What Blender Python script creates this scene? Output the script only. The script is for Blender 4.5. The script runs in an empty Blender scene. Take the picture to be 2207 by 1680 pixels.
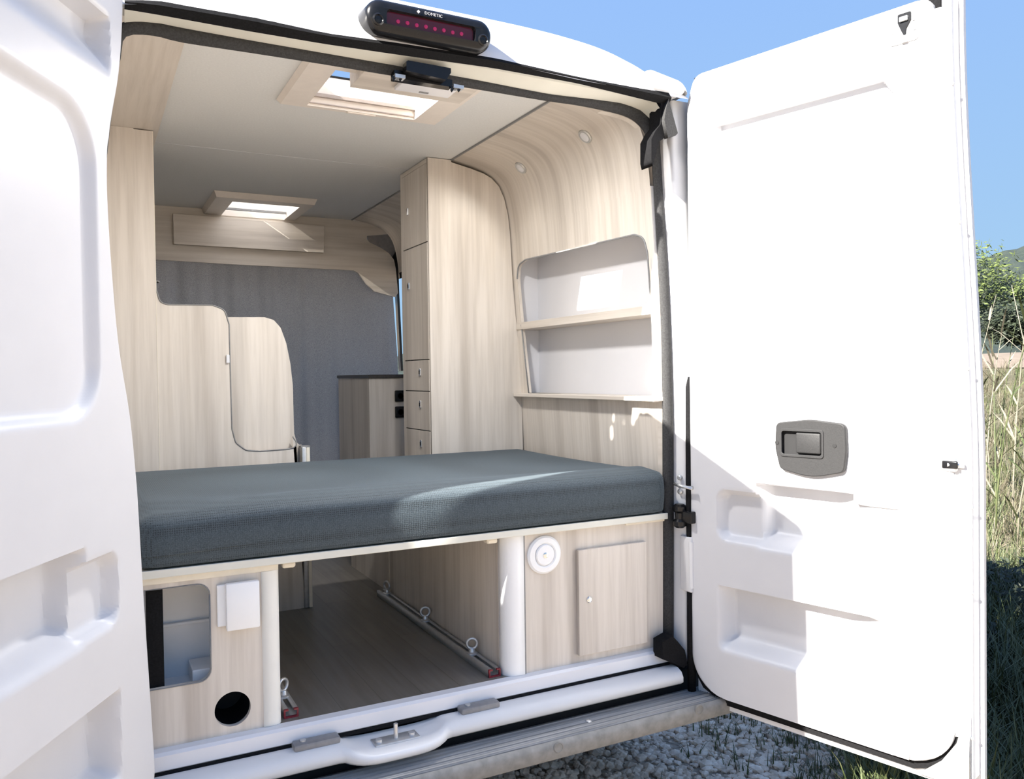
import bpy, bmesh, math, random
from mathutils import Vector, Matrix
from mathutils.geometry import tessellate_polygon

random.seed(7)
SC = bpy.context.scene
COL = SC.collection
PI = math.pi

# ------------------------------------------------------------------ camera
FPX, YAW, PITCH, ROLL = 1769.571, 0.47975971, -0.01785707, -0.01379093
CAM = Vector((-0.98, -2.24, 0.93))
def cam_axes():
    F = Vector((math.sin(YAW)*math.cos(PITCH), math.cos(YAW)*math.cos(PITCH), math.sin(PITCH)))
    R = Vector((math.cos(YAW), -math.sin(YAW), 0)); U = R.cross(F)
    c, s = math.cos(ROLL), math.sin(ROLL)
    return c*R+s*U, -s*R+c*U, F
CR, CU, CF = cam_axes()
cam = bpy.data.cameras.new('camera'); camo = bpy.data.objects.new('camera', cam); COL.objects.link(camo)
cam.sensor_width = 36; cam.sensor_fit = 'HORIZONTAL'; cam.lens = FPX*36/2207
cam.clip_start = .05; cam.clip_end = 600
mw = Matrix((CR, CU, -CF)).transposed().to_4x4(); mw.translation = CAM
camo.matrix_world = mw; SC.camera = camo

# ------------------------------------------------------------------ sky, sun, exposure
SC.view_settings.view_transform = 'Standard'
SC.view_settings.look = 'None'
SC.view_settings.gamma = 1
SC.view_settings.use_curve_mapping = False
SC.view_settings.exposure = 1.9
w = bpy.data.worlds.new('sky'); SC.world = w; w.use_nodes = True
nt = w.node_tree; nt.nodes.clear()
o_ = nt.nodes.new('ShaderNodeOutputWorld'); b_ = nt.nodes.new('ShaderNodeBackground')
g_ = nt.nodes.new('ShaderNodeTexCoord'); s_ = nt.nodes.new('ShaderNodeSeparateXYZ'); r_ = nt.nodes.new('ShaderNodeValToRGB')
nt.links.new(g_.outputs['Generated'], s_.inputs[0]); nt.links.new(s_.outputs['Z'], r_.inputs[0])
nt.links.new(r_.outputs[0], b_.inputs[0]); nt.links.new(b_.outputs[0], o_.inputs[0])
e = r_.color_ramp.elements
e[0].position = 0.0; e[0].color = (.40, .64, .86, 1)
e[1].position = 1.0; e[1].color = (.22, .40, .88, 1)
m_ = r_.color_ramp.elements.new(.40); m_.color = (.32, .54, .96, 1)
b_.inputs['Strength'].default_value = 0.27
sl = bpy.data.lights.new('sun', 'SUN'); so = bpy.data.objects.new('sun', sl); COL.objects.link(so)
sl.energy = 6.5; sl.angle = math.radians(.53); sl.color = (1, .95, .87)
SUN = Vector((1, .180, -.648)).normalized()
so.rotation_euler = SUN.to_track_quat('-Z', 'Y').to_euler(); so.location = (-6, -1, 6)

# ------------------------------------------------------------------ tracing: a pixel's ray met with a plane of the place
def ray(px, py):
    return CR*((px-1103.5)/FPX) + CU*(-(py-840)/FPX) + CF
def W(px, py, ax, v):
    d = ray(px, py); i = 'xyz'.index(ax); return CAM + d*((v-CAM[i])/d[i])
def WP(px, py, p0, n):
    d = ray(px, py); return CAM + d*((Vector(p0)-CAM).dot(n)/d.dot(n))

# ------------------------------------------------------------------ materials
def mat(name, col, rough=.5, metal=0., **k):
    m = bpy.data.materials.new(name); m.use_nodes = True
    p = m.node_tree.nodes['Principled BSDF']
    p.inputs['Base Color'].default_value = (*col, 1); p.inputs['Roughness'].default_value = rough
    p.inputs['Metallic'].default_value = metal
    for a, v in k.items(): p.inputs[a.replace('_', ' ')].default_value = v
    return m
def N(m, t, **k):
    n = m.node_tree.nodes.new(t)
    for a, v in k.items(): setattr(n, a, v)
    return n
def coords(m, scale=(1, 1, 1)):
    t = N(m, 'ShaderNodeTexCoord'); q = N(m, 'ShaderNodeMapping'); q.inputs['Scale'].default_value = scale
    m.node_tree.links.new(t.outputs['Object'], q.inputs[0]); return q.outputs[0]
def noise(m, vec, sc, det=4, rough=.55):
    n = N(m, 'ShaderNodeTexNoise'); n.inputs['Scale'].default_value = sc; n.inputs['Detail'].default_value = det
    n.inputs['Roughness'].default_value = rough; m.node_tree.links.new(vec, n.inputs['Vector']); return n
def ramp(m, fac, stops):
    r = N(m, 'ShaderNodeValToRGB'); el = r.color_ramp.elements
    while len(el) < len(stops): el.new(.5)
    for x, (p, c) in zip(el, stops): x.position = p; x.color = (*c, 1)
    m.node_tree.links.new(fac, r.inputs[0]); return r.outputs[0]
def bump(m, h, strength, dist=.002):
    b = N(m, 'ShaderNodeBump'); b.inputs['Strength'].default_value = strength; b.inputs['Distance'].default_value = dist
    m.node_tree.links.new(h, b.inputs['Height'])
    m.node_tree.links.new(b.outputs[0], m.node_tree.nodes['Principled BSDF'].inputs['Normal'])
def setcol(m, out): m.node_tree.links.new(out, m.node_tree.nodes['Principled BSDF'].inputs['Base Color'])
def mix(m, a, b, f, mode='MULTIPLY'):
    x = N(m, 'ShaderNodeMix'); x.data_type = 'RGBA'; x.blend_type = mode; x.inputs[0].default_value = f
    m.node_tree.links.new(a, x.inputs[6]); m.node_tree.links.new(b, x.inputs[7]); return x.outputs[2]

def wood(name, axis, light=(.655, .60, .535), dark=(.53, .478, .42), rough=.45, uv=False):
    m = mat(name, light, rough)
    def coords(m, scale):
        t = N(m, 'ShaderNodeTexCoord'); q = N(m, 'ShaderNodeMapping'); q.inputs['Scale'].default_value = scale
        m.node_tree.links.new(t.outputs['UV' if uv else 'Object'], q.inputs[0]); return q.outputs[0]
    sc = {'z': (1, 1, .045), 'x': (.045, 1, 1), 'y': (1, .045, 1)}[axis]
    v = coords(m, sc)
    a = noise(m, v, 11, 3, .5); b = noise(m, v, 60, 5, .6)
    c1 = ramp(m, a.outputs[0], [(.34, dark), (.48, light), (.66, tuple(min(1, x*1.07) for x in light))])
    c2 = ramp(m, b.outputs[0], [(.32, (.80, .785, .77)), (.58, (1, 1, 1))])
    v2 = coords(m, {'z': (1, 1, .12), 'x': (.12, 1, 1), 'y': (1, .12, 1)}[axis])
    wv = N(m, 'ShaderNodeTexWave'); wv.inputs['Scale'].default_value = 4; wv.inputs['Distortion'].default_value = 9
    wv.inputs['Detail'].default_value = 2; wv.inputs['Detail Scale'].default_value = 1.2
    wv.bands_direction = {'z': 'X', 'x': 'Z', 'y': 'X'}[axis]
    m.node_tree.links.new(v2, wv.inputs['Vector'])
    c3 = ramp(m, wv.outputs['Fac'], [(.0, (.86, .84, .80)), (.35, (1, 1, 1))])
    setcol(m, mix(m, mix(m, c1, c2, .6), c3, .22)); return m
WZ = wood('ash_laminate_upright', 'z'); WX = wood('ash_laminate_sideways', 'x'); WY = wood('ash_laminate_lengthwise', 'y')
WCOVE = wood('ash_laminate_cove', 'y', uv=True)

def speck(name, col, rough, amt=.12, sc=60, bs=0., **k):
    me_ = k.pop('Metallic', 0); m = mat(name, col, rough, me_, **k); v = coords(m); n = noise(m, v, sc, 3)
    setcol(m, ramp(m, n.outputs[0], [(.3, tuple(x*(1-amt) for x in col)), (.7, tuple(min(1, x*(1+amt)) for x in col))]))
    if bs: bump(m, n.outputs[0], bs)
    return m
CEIL = speck('grey_ceiling_board', (.70, .705, .695), .7, .04, 150)
WHITE = speck('white_moulded_plastic', (.60, .60, .62), .42, .015, 8)
BRIGHT = speck('bright_white_plastic', (.85, .85, .85), .4, .01, 10)
CREAMW = speck('cream_post_plastic', (.80, .79, .74), .4, .02, 10)
PAINT = speck('white_car_paint', (.70, .70, .71), .35, .015, 5)
JAMB = speck('cream_primer_paint', (.66, .65, .58), .35, .03, 12)
WGLOSS = speck('white_gloss_board', (.72, .72, .745), .18, .01, 6)
CREAM = speck('cream_edge_board', (.80, .74, .62), .45, .04, 30)
RUBBER = speck('black_rubber', (.009, .009, .010), .9, .3, 200, Specular_IOR_Level=.15)
SEALR = speck('lightened_door_rubber', (.045, .045, .046), .8, .25, 200, Specular_IOR_Level=.2)  # even rubber tone, lightened so the sunlit seal reads grey
BLACK = speck('black_plastic', (.008, .008, .009), .22, .2, 90, Specular_IOR_Level=.35)
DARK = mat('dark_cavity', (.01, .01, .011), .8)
PLATEG = speck('light_grey_plate', (.33, .33, .32), .5, .05, 60)
GREY = speck('grey_handle_plastic', (.026, .026, .027), .5, .1, 220, .15, Specular_IOR_Level=.3)
FLAP = speck('grey_flap_plastic', (.22, .22, .23), .4, .1, 60)
ALU = speck('brushed_aluminium', (.56, .56, .55), .45, .06, 70, Metallic=.7)
STEEL = speck('zinc_steel', (.62, .63, .64), .42, .08, 40, Metallic=.85)
CHROME = mat('satin_chrome', (.75, .75, .75), .18, 1)
RED = speck('dark_red_plastic', (.20, .012, .022), .4, .2, 80)
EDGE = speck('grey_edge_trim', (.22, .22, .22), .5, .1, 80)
BUMPER = speck('weathered_grey_plastic', (.22, .215, .205), .6, .18, 35, .2)
WTOP = speck('dark_worktop', (.05, .047, .045), .35, .4, 300)
BARB = speck('brown_blind_bar', (.34, .29, .26), .5, .1, 40)
BEIGE = speck('beige_hatch_plastic', (.76, .70, .64), .4, .03, 30)

# ribbed bumper top
RIB = mat('ribbed_grey_plastic', (.20, .195, .19), .55)
v = coords(RIB); wv = N(RIB, 'ShaderNodeTexWave'); wv.bands_direction = 'Y'; wv.inputs['Scale'].default_value = 26; wv.inputs['Distortion'].default_value = .8
RIB.node_tree.links.new(v, wv.inputs['Vector']); bump(RIB, wv.outputs['Fac'], .8, .004)
n = noise(RIB, coords(RIB, (.06, 1, 1)), 55, 4)
setcol(RIB, ramp(RIB, n.outputs[0], [(.3, (.20, .20, .20)), (.7, (.36, .355, .35))]))

# floor vinyl
FLOOR = mat('grey_oak_vinyl', (.3, .27, .24), .28)
br = N(FLOOR, 'ShaderNodeTexBrick'); q = coords(FLOOR); 
rot = N(FLOOR, 'ShaderNodeMapping'); rot.inputs['Rotation'].default_value = (0, 0, PI/2)
FLOOR.node_tree.links.new(q, rot.inputs[0]); FLOOR.node_tree.links.new(rot.outputs[0], br.inputs['Vector'])
br.inputs['Scale'].default_value = 1; br.inputs['Brick Width'].default_value = 1.1; br.inputs['Row Height'].default_value = .12
br.inputs['Mortar Size'].default_value = .0012; br.inputs['Color1'].default_value = (.21, .195, .175, 1)
br.inputs['Color2'].default_value = (.155, .145, .13, 1); br.inputs['Mortar'].default_value = (.1, .09, .08, 1)
n = noise(FLOOR, coords(FLOOR, (1, .05, 1)), 45, 5)
setcol(FLOOR, mix(FLOOR, br.outputs[0], ramp(FLOOR, n.outputs[0], [(.3, (.65, .63, .6)), (.65, (1, 1, 1))]), .8))

# mattress mesh fabric: small staggered dots
def meshfabric(name, col, hi):
    m = mat(name, col, .75, Sheen_Weight=.22, Sheen_Roughness=.4)
    m.node_tree.nodes['Principled BSDF'].inputs['Sheen Tint'].default_value = (.6, .72, .8, 1)
    v = coords(m); vo = N(m, 'ShaderNodeTexVoronoi'); vo.inputs['Scale'].default_value = 185; vo.inputs['Randomness'].default_value = .12
    m.node_tree.links.new(v, vo.inputs['Vector'])
    d = ramp(m, vo.outputs['Distance'], [(.2, (.12, .12, .12)), (.42, (1, 1, 1))])
    n = noise(m, v, 420, 3)
    c = ramp(m, n.outputs[0], [(.35, col), (.7, hi)])
    setcol(m, mix(m, c, d, .75)); bump(m, vo.outputs['Distance'], .5, .002); return m
FABRIC = meshfabric('charcoal_spacer_mesh', (.029, .043, .053), (.070, .092, .108))

CURT = mat('grey_felt_curtain', (.30, .31, .32), .9)
nn = noise(CURT, coords(CURT), 260, 4); setcol(CURT, ramp(CURT, nn.outputs[0], [(.3, (.20, .203, .21)), (.7, (.44, .45, .465))]))
_tr = N(CURT, 'ShaderNodeBsdfTranslucent'); _tr.inputs[0].default_value = (.35, .37, .42, 1)
_mx = N(CURT, 'ShaderNodeMixShader'); _mx.inputs[0].default_value = .28
_lk = CURT.node_tree.links; _lk.new(CURT.node_tree.nodes['Principled BSDF'].outputs[0], _mx.inputs[1]); _lk.new(_tr.outputs[0], _mx.inputs[2])
_lk.new(_mx.outputs[0], CURT.node_tree.nodes['Material Output'].inputs[0])

def milky(name, col, t):
    m = bpy.data.materials.new(name); m.use_nodes = True; m.node_tree.nodes.clear()
    o = N(m, 'ShaderNodeOutputMaterial'); a = N(m, 'ShaderNodeBsdfTranslucent'); b = N(m, 'ShaderNodeBsdfTransparent')
    a.inputs[0].default_value = (*col, 1); b.inputs[0].default_value = (1, .98, .95, 1)
    x = N(m, 'ShaderNodeMixShader'); x.inputs[0].default_value = t
    L = m.node_tree.links; L.new(a.outputs[0], x.inputs[1]); L.new(b.outputs[0], x.inputs[2]); L.new(x.outputs[0], o.inputs[0]); return m
LINING = mat('white_box_lining', (.90, .90, .90), .5)
MILK = milky('milky_acrylic', (.98, .96, .93), .5)
MILK2 = milky('closed_hatch_acrylic', (.98, .97, .95), .2)
GLASS = milky('window_glass', (.5, .55, .58), .96)

REDLENS = mat('dark_red_lens', (.06, .003, .012), .18)
REDLED = mat('pink_led', (.45, .01, .10), .2); 

# ------------------------------------------------------------------ building helpers
def root(name, label=None, cat=None, loc=(0, 0, 0), group=None, kind=None):
    o = bpy.data.objects.new(name, None); COL.objects.link(o); o.location = loc; o.empty_display_size = .05
    tag(o, label, cat, group, kind); return o
def tag(o, label=None, cat=None, group=None, kind=None):
    if label: o['label'] = label
    if cat: o['category'] = cat
    if group: o['group'] = group
    if kind: o['kind'] = kind
    return o
def absloc(p):
    v = Vector((0, 0, 0))
    while p: v = v + p.location; p = p.parent
    return v
def link(name, me, m, parent=None, smooth=False):
    if m and not me.materials: me.materials.append(m)
    o = bpy.data.objects.new(name, me); COL.objects.link(o)
    if parent:
        off = absloc(parent)
        me.transform(Matrix.Translation(-off)); o.parent = parent
    if smooth:
        for p in me.polygons: p.use_smooth = True
    return o
def frombm(name, bm, m, parent=None, smooth=False):
    bmesh.ops.recalc_face_normals(bm, faces=bm.faces)
    me = bpy.data.meshes.new(name); bm.to_mesh(me); bm.free(); return link(name, me, m, parent, smooth)
def raw(name, vs, fs, m, parent=None, smooth=False):
    me = bpy.data.meshes.new(name); me.from_pydata([tuple(v) for v in vs], [], fs); me.update(); return link(name, me, m, parent, smooth)
def autosmooth(o, ang=35):
    bm = bmesh.new(); bm.from_mesh(o.data)
    for f in bm.faces: f.smooth = True
    for ed in bm.edges:
        if len(ed.link_faces) == 2 and ed.calc_face_angle() > math.radians(ang): ed.smooth = False
    bm.to_mesh(o.data); bm.free(); return o
def bbox(bm, x0, x1, y0, y1, z0, z1, bev=0., seg=2, M=None):
    r = bmesh.ops.create_cube(bm, size=1)['verts']
    for v in r: v.co = Vector(((x0+x1)/2+v.co.x*(x1-x0), (y0+y1)/2+v.co.y*(y1-y0), (z0+z1)/2+v.co.z*(z1-z0)))
    if bev:
        es = list({ed for v in r for ed in v.link_edges})
        r2 = bmesh.ops.bevel(bm, geom=es, offset=bev, segments=seg, affect='EDGES', profile=.5, clamp_overlap=True)
        r = list({v for f in r2['faces'] for v in f.verts} | {v for v in r if v.is_valid})
    if M: bmesh.ops.transform(bm, matrix=M, verts=r)
    return r
def box(name, x0, x1, y0, y1, z0, z1, m, parent=None, bev=.002, M=None, smooth=False):
    bm = bmesh.new(); bbox(bm, x0, x1, y0, y1, z0, z1, bev, M=M); o = frombm(name, bm, m, parent)
    return autosmooth(o) if smooth else o
def cyl(bm, p0, p1, r0, r1=None, n=24, caps=True):
    p0, p1 = Vector(p0), Vector(p1); r1 = r0 if r1 is None else r1
    d = p1-p0; q = d.to_track_quat('Z', 'Y').to_matrix().to_4x4(); q.translation = (p0+p1)/2
    return bmesh.ops.create_cone(bm, cap_ends=caps, segments=n, radius1=r0, radius2=r1, depth=d.length, matrix=q)['verts']
def rod(name, p0, p1, r, m, parent=None, r1=None, n=24):
    bm = bmesh.new(); cyl(bm, p0, p1, r, r1, n); return autosmooth(frombm(name, bm, m, parent))
def lathe(name, c, axis, prof, m, parent=None, n=36):
    # prof: (radius, height along axis)
    q = Vector(axis).to_track_quat('Z', 'Y').to_matrix(); vs = []; fs = []
    for r, h in prof:
        for k in range(n):
            a = 2*PI*k/n; vs.append(Vector(c)+q@Vector((r*math.cos(a), r*math.sin(a), h)))
    for i in range(len(prof)-1):
        for k in range(n): fs.append((i*n+k, i*n+(k+1) % n, (i+1)*n+(k+1) % n, (i+1)*n+k))
    fs.append(tuple(range(n))[::-1]); fs.append(tuple((len(prof)-1)*n+k for k in range(n)))
    bm = bmesh.new(); me = bpy.data.meshes.new('t'); me.from_pydata([tuple(v) for v in vs], [], fs); bm.from_mesh(me)
    return autosmooth(frombm(name, bm, m, parent), 30)
def torus(bm, c, n, R, r, seg=32, s2=12):
    q = Vector(n).to_track_quat('Z', 'Y').to_matrix(); vs = []
    for i in range(seg):
        a = 2*PI*i/seg
        for j in range(s2):
            b = 2*PI*j/s2
            vs.append(bm.verts.new(Vector(c)+q@Vector(((R+r*math.cos(b))*math.cos(a), (R+r*math.cos(b))*math.sin(a), r*math.sin(b)))))
    for i in range(seg):
        for j in range(s2):
            bm.faces.new((vs[i*s2+j], vs[((i+1) % seg)*s2+j], vs[((i+1) % seg)*s2+(j+1) % s2], vs[i*s2+(j+1) % s2]))
def plate(name, loops, O, U, V, T, m, parent=None, bev=0.):
    """flat board: outline and holes (2-D loops) in the frame O,U,V; thickness T along U x V, starting at O"""
    cu = bpy.data.curves.new(name, 'CURVE'); cu.dimensions = '2D'; cu.fill_mode = 'BOTH'
    cu.extrude = T/2-bev; cu.bevel_depth = bev; cu.bevel_resolution = 1; cu.offset = -bev
    for lp in loops:
        s = cu.splines.new('POLY'); s.points.add(len(lp)-1); s.use_cyclic_u = True
        for p, q in zip(s.points, lp): p.co = (q[0], q[1], 0, 1)
    t = bpy.data.objects.new('t', cu); COL.objects.link(t)
    dg = bpy.context.evaluated_depsgraph_get(); me = bpy.data.meshes.new_from_object(t.evaluated_get(dg))
    bpy.data.objects.remove(t); bpy.data.curves.remove(cu)
    U, V = Vector(U).normalized(), Vector(V).normalized(); Wn = U.cross(V)
    M = Matrix((U, V, Wn)).transposed().to_4x4(); M.translation = Vector(O)+Wn*(T/2)
    me.transform(M); me.name = name; me.materials.clear()
    return link(name, me, m, parent)
def rrect(x0, x1, y0, y1, r, n=6, corners=(1, 1, 1, 1)):
    pts = []
    for (cx, cy, a0, on) in ((x1-r, y1-r, 0, corners[0]), (x0+r, y1-r, 90, corners[1]), (x0+r, y0+r, 180, corners[2]), (x1-r, y0+r, 270, corners[3])):
        if on:
            for k in range(n+1):
                a = math.radians(a0+90*k/n); pts.append((cx+r*math.cos(a), cy+r*math.sin(a)))
        else: pts.append((cx+r*(1 if a0 in (0, 270) else -1), cy+r*(1 if a0 in (0, 90) else -1)))
    return pts
def circ(cx, cy, r, n=40): return [(cx+r*math.cos(2*PI*k/n), cy+r*math.sin(2*PI*k/n)) for k in range(n)]
def fillet(pts, rs, n=6):
    out = []; N_ = len(pts)
    for i, p in enumerate(pts):
        r = rs[i] if isinstance(rs, (list, tuple)) else rs
        p = Vector(p); a = Vector(pts[i-1])-p; b = Vector(pts[(i+1) % N_])-p
        if r <= 0: out.append(tuple(p)); continue
        la, lb = a.length, b.length; a.normalize(); b.normalize()
        ang = a.angle(b); d = min(r/math.tan(ang/2), la*.49, lb*.49)
        q0 = p+a*d; q1 = p+b*d
        for k in range(n+1):
            t = k/n; out.append(tuple(q0*(1-t)**2+p*2*t*(1-t)+q1*t*t))
    return out
def smoothpath(pts, n=5):
    out = []
    P = [Vector(p) for p in pts]
    for i in range(len(P)-1):
        p0 = P[max(i-1, 0)]; p1 = P[i]; p2 = P[i+1]; p3 = P[min(i+2, len(P)-1)]
        for k in range(n):
            t = k/n
            out.append(.5*((2*p1)+(-p0+p2)*t+(2*p0-5*p1+4*p2-p3)*t*t+(-p0+3*p1-3*p2+p3)*t**3))
    out.append(P[-1]); return out
def strip(name, A, B, m, parent=None, thick=0., smooth=True):
    """surface spanning two rows of points; with a thickness it becomes a solid"""
    n = len(A); vs = list(A)+list(B); fs = [(i, i+1, n+i+1, n+i) for i in range(n-1)]
    o = raw(name, vs, fs, m, parent, smooth)
    if thick:
        md = o.modifiers.new('s', 'SOLIDIFY'); md.thickness = thick; md.offset = 0
    return o
def resample(P, n):
    P = [Vector(p) for p in P]; L = [0]
    for a, b in zip(P, P[1:]): L.append(L[-1]+(b-a).length)
    out = []
    j = 0
    for k in range(n):
        t = L[-1]*k/(n-1)
        while j < len(P)-2 and L[j+1] < t: j += 1
        f = (t-L[j])/max(1e-9, L[j+1]-L[j]); out.append(P[j].lerp(P[j+1], min(1, max(0, f))))
    return out
def tube(name, pts, r, m, parent=None, n=8, flat=None):
    bm = bmesh.new(); P = [Vector(p) for p in pts]; rings = []
    for i, p in enumerate(P):
        t = (P[min(i+1, len(P)-1)]-P[max(i-1, 0)]).normalized()
        a = t.cross(Vector((0, 1, 0)));  a = a if a.length > 1e-3 else t.cross(Vector((1, 0, 0))); a.normalize(); b = t.cross(a)
        rr = r[i] if isinstance(r, (list, tuple)) else r
        fx, fy = flat or (1, 1)
        rings.append([bm.verts.new(p+a*rr*fx*math.cos(2*PI*k/n)+b*rr*fy*math.sin(2*PI*k/n)) for k in range(n)])
    for x, y in zip(rings, rings[1:]):
        for k in range(n): bm.faces.new((x[k], x[(k+1) % n], y[(k+1) % n], y[k]))
    bm.faces.new(rings[0]); bm.faces.new(rings[-1][::-1]); return frombm(name, bm, m, parent, True)

# ================================================================== VAN BODY (the setting)
XL, XR = -.865, .785
ZC = 1.86
van = root('van_body', 'white high-roof van body seen from its open rear', 'van', (0, 1.5, -.52), kind='structure')

# inner seal: traced line round the opening at y = 0 (bottom left, up, over, down the right)
inn_top = [(272, 80), (330, 78), (395, 93), (534, 114), (700, 140), (850, 165), (1020, 192), (1179, 218), (1245, 228), (1317, 243), (1353, 254), (1375, 269), (1390, 290), (1401, 327), (1406, 360)]
out_top = [(272, 47), (330, 47), (395, 60), (534, 84), (700, 113), (850, 139), (1020, 171), (1179, 203), (1281, 214), (1335, 221), (1372, 233), (1390, 244), (1401, 256), (1415, 280), (1421, 330)]
rt_in = [(1411, 450), (1417, 560), (1424, 700), (1427, 850), (1428, 1000), (1428, 1400)]
rt_out = [(1428, 450), (1436, 560), (1443, 700), (1448, 850), (1450, 1000), (1450, 1380)]
def seal_rows():
    a = [W(x, y, 'y', 0) for x, y in inn_top+rt_in]; b = [W(x, y, 'y', -.004) for x, y in out_top+rt_out]
    lz = [(-.03, -.872), (.6, -.905), (1.0, -.928), (1.35, -.930), (1.6, -.905), (1.72, -.885)]
    la = [Vector((x, 0, z)) for z, x in lz]; lb = [Vector((x-.03, 0, z+(.05 if z > 1.7 else 0))) for z, x in lz]
    return la+a, lb+b
A, B = seal_rows(); A = smoothpath(A, 3); B = smoothpath(B, 3)
bm = bmesh.new()
prof = []
for a, b in zip(A, B):
    c = (a+b)/2; h = (b-a)/2
    ring = []
    for k in range(10):
        t = 2*PI*k/10; ring.append(bm.verts.new(c+h*math.cos(t)+Vector((0, .014*math.sin(t)-.002, 0))))
    prof.append(ring)
for x, y in zip(prof, prof[1:]):
    for k in range(10): bm.faces.new((x[k], x[(k+1) % 10], y[(k+1) % 10], y[k]))
bm.faces.new(prof[0]); bm.faces.new(prof[-1][::-1])
frombm('inner_door_seal', bm, SEALR, van, True)
SEAL_IN, SEAL_OUT = A, B

# cream header frame between seal and outer gasket
g_lo = [(268, 18), (330, 28), (395, 38), (534, 65), (700, 93), (850, 115), (1063, 145), (1245, 178), (1353, 205), (1400, 214), (1424, 224), (1427, 250), (1423, 276), (1413, 290)]
s_out = [(268, 50), (330, 49), (395, 62), (534, 88), (700, 117), (850, 143), (1020, 173), (1179, 204), (1281, 216), (1335, 223), (1372, 235), (1390, 246), (1401, 260), (1411, 282)]
a = resample([W(x, y, 'y', -.085) for x, y in g_lo], 40); b = resample([W(x, y, 'y', -.012) for x, y in s_out], 40)
c = [p.lerp(q, .5)+Vector((0, -.012, .012)) for p, q in zip(a, b)]
strip('header_frame', a, c, JAMB, van); strip('header_frame', c, b, JAMB, van)
# outer gasket
g_up = [(268, 0), (330, 0), (534, 31), (700, 69), (850, 89), (1063, 123), (1245, 165), (1441, 200)]
g_lo2 = [(268, 20), (330, 30), (534, 67), (700, 95), (850, 117), (1063, 147), (1245, 180), (1441, 228)]
a = resample([W(x, y, 'y', -.10) for x, y in g_up], 40); b = resample([W(x, y, 'y', -.085) for x, y in g_lo2], 40)
c = [p.lerp(q, .5)+Vector((0, -.016, 0)) for p, q in zip(a, b)]
strip('outer_gasket', a, c, RUBBER, van); strip('outer_gasket', c, b, RUBBER, van)
GTOP = a
# roof, rising behind the gasket
def gz(x):
    for p, q in zip(GTOP, GTOP[1:]):
        if p.x <= x <= q.x: return p.z+(q.z-p.z)*(x-p.x)/(q.x-p.x)
    return GTOP[0].z if x < GTOP[0].x else GTOP[-1].z
xc = -.05
nx, ny = 72, 22
ys = [-.105, -.104, -.098, -.085, -.068, -.045, -.02, .01, .045, .085, .13, .2, .3, .5, 1, 1.8, 2.0, 2.55, 2.7, 3.2, 3.6]
xs = [xc+(-.85+1.70*i/nx) for i in range(nx+1)]
HOLES = [(-.305, .085, .17, .53), (-.30, .05, 2.12, 2.52)]
def grp(v, cuts):
    return v
xs = sorted(set([round(x, 4) for x in xs if all(abs(x-h) > .012 for H in HOLES for h in H[:2])]+[h for H in HOLES for h in H[:2]]))
ys = sorted(set([y for y in ys if all(abs(y-h) > .012 for H in HOLES for h in H[2:])]+[h for H in HOLES for h in H[2:]]))
def sst(a, b, x):
    t = max(0., min(1., (x-a)/(b-a))); return t*t*(3-2*t)
def roofz(x, y):
    t = max(0, min(1, (y+.105)/.24)); g = math.sin(t*PI/2)**.85
    u = min(1, abs(x-xc)/.86); h = (1-u**5)**.55
    base = gz(x) if y < .2 else 1.85
    top = 2.055 if y < .12 else 2.055-.10*sst(.12, .17, y)
    return base-.012*(1-sst(-.105, -.09, y))+(top-base)*g*h
vs = []; fs = []
for y in ys:
    for x in xs: vs.append((x, y, roofz(x, y)))
for j in range(len(ys)-1):
    for i in range(len(xs)-1):
        cx, cy = (xs[i]+xs[i+1])/2, (ys[j]+ys[j+1])/2
        if any(H[0] < cx < H[1] and H[2] < cy < H[3] for H in HOLES): continue
        k = len(xs); fs.append((j*k+i, j*k+i+1, (j+1)*k+i+1, (j+1)*k+i))
o = raw('roof_panel', vs, fs, PAINT, van, True)
# rounded cap at the roof's right corner
bm = bmesh.new(); bbox(bm, .640, .795, -.118, .16, 1.838, 1.905, .03, 5)
for v_ in bm.verts:
    if v_.co.z > 1.86: v_.co.z -= max(0, (v_.co.x-.70))*.25; v_.co.x -= (v_.co.z-1.86)*.35
autosmooth(frombm('roof_corner_cap', bm, PAINT, van), 50)
# side panels and pillars (outer skin), leaving the cab windows open
def side(s):
    X = .94 if s > 0 else -1.03
    zz = [-.30, 0, .5, .75, 1.0, 1.3, 1.55, 1.72, 1.8, 1.84, 1.86]
    xx = [X, X+s*.01, X+s*.01, X, X-s*.015, X-s*.04, X-s*.06, X-s*.08, X-s*.10, X-s*.13, X-s*.16]
    yy = [.02, .9, 1.5, 2.62, 3.3, 3.6]
    vs = [(x, y, z) for y in yy for x, z in zip(xx, zz)]; fs = []
    for j in range(len(yy)-1):
        for i in range(len(zz)-1):
            ym, zm = (yy[j]+yy[j+1])/2, (zz[i]+zz[i+1])/2
            if 2.62 < ym < 3.3 and .7 < zm < 1.7: continue
            if s > 0 and 1.5 < ym < 2.62 and .75 < zm < 1.6: continue
            k = len(zz); fs.append((j*k+i, j*k+i+1, (j+1)*k+i+1, (j+1)*k+i))
    raw('side_panel', vs, fs, PAINT, van, True)
side(1); side(-1)
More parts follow.
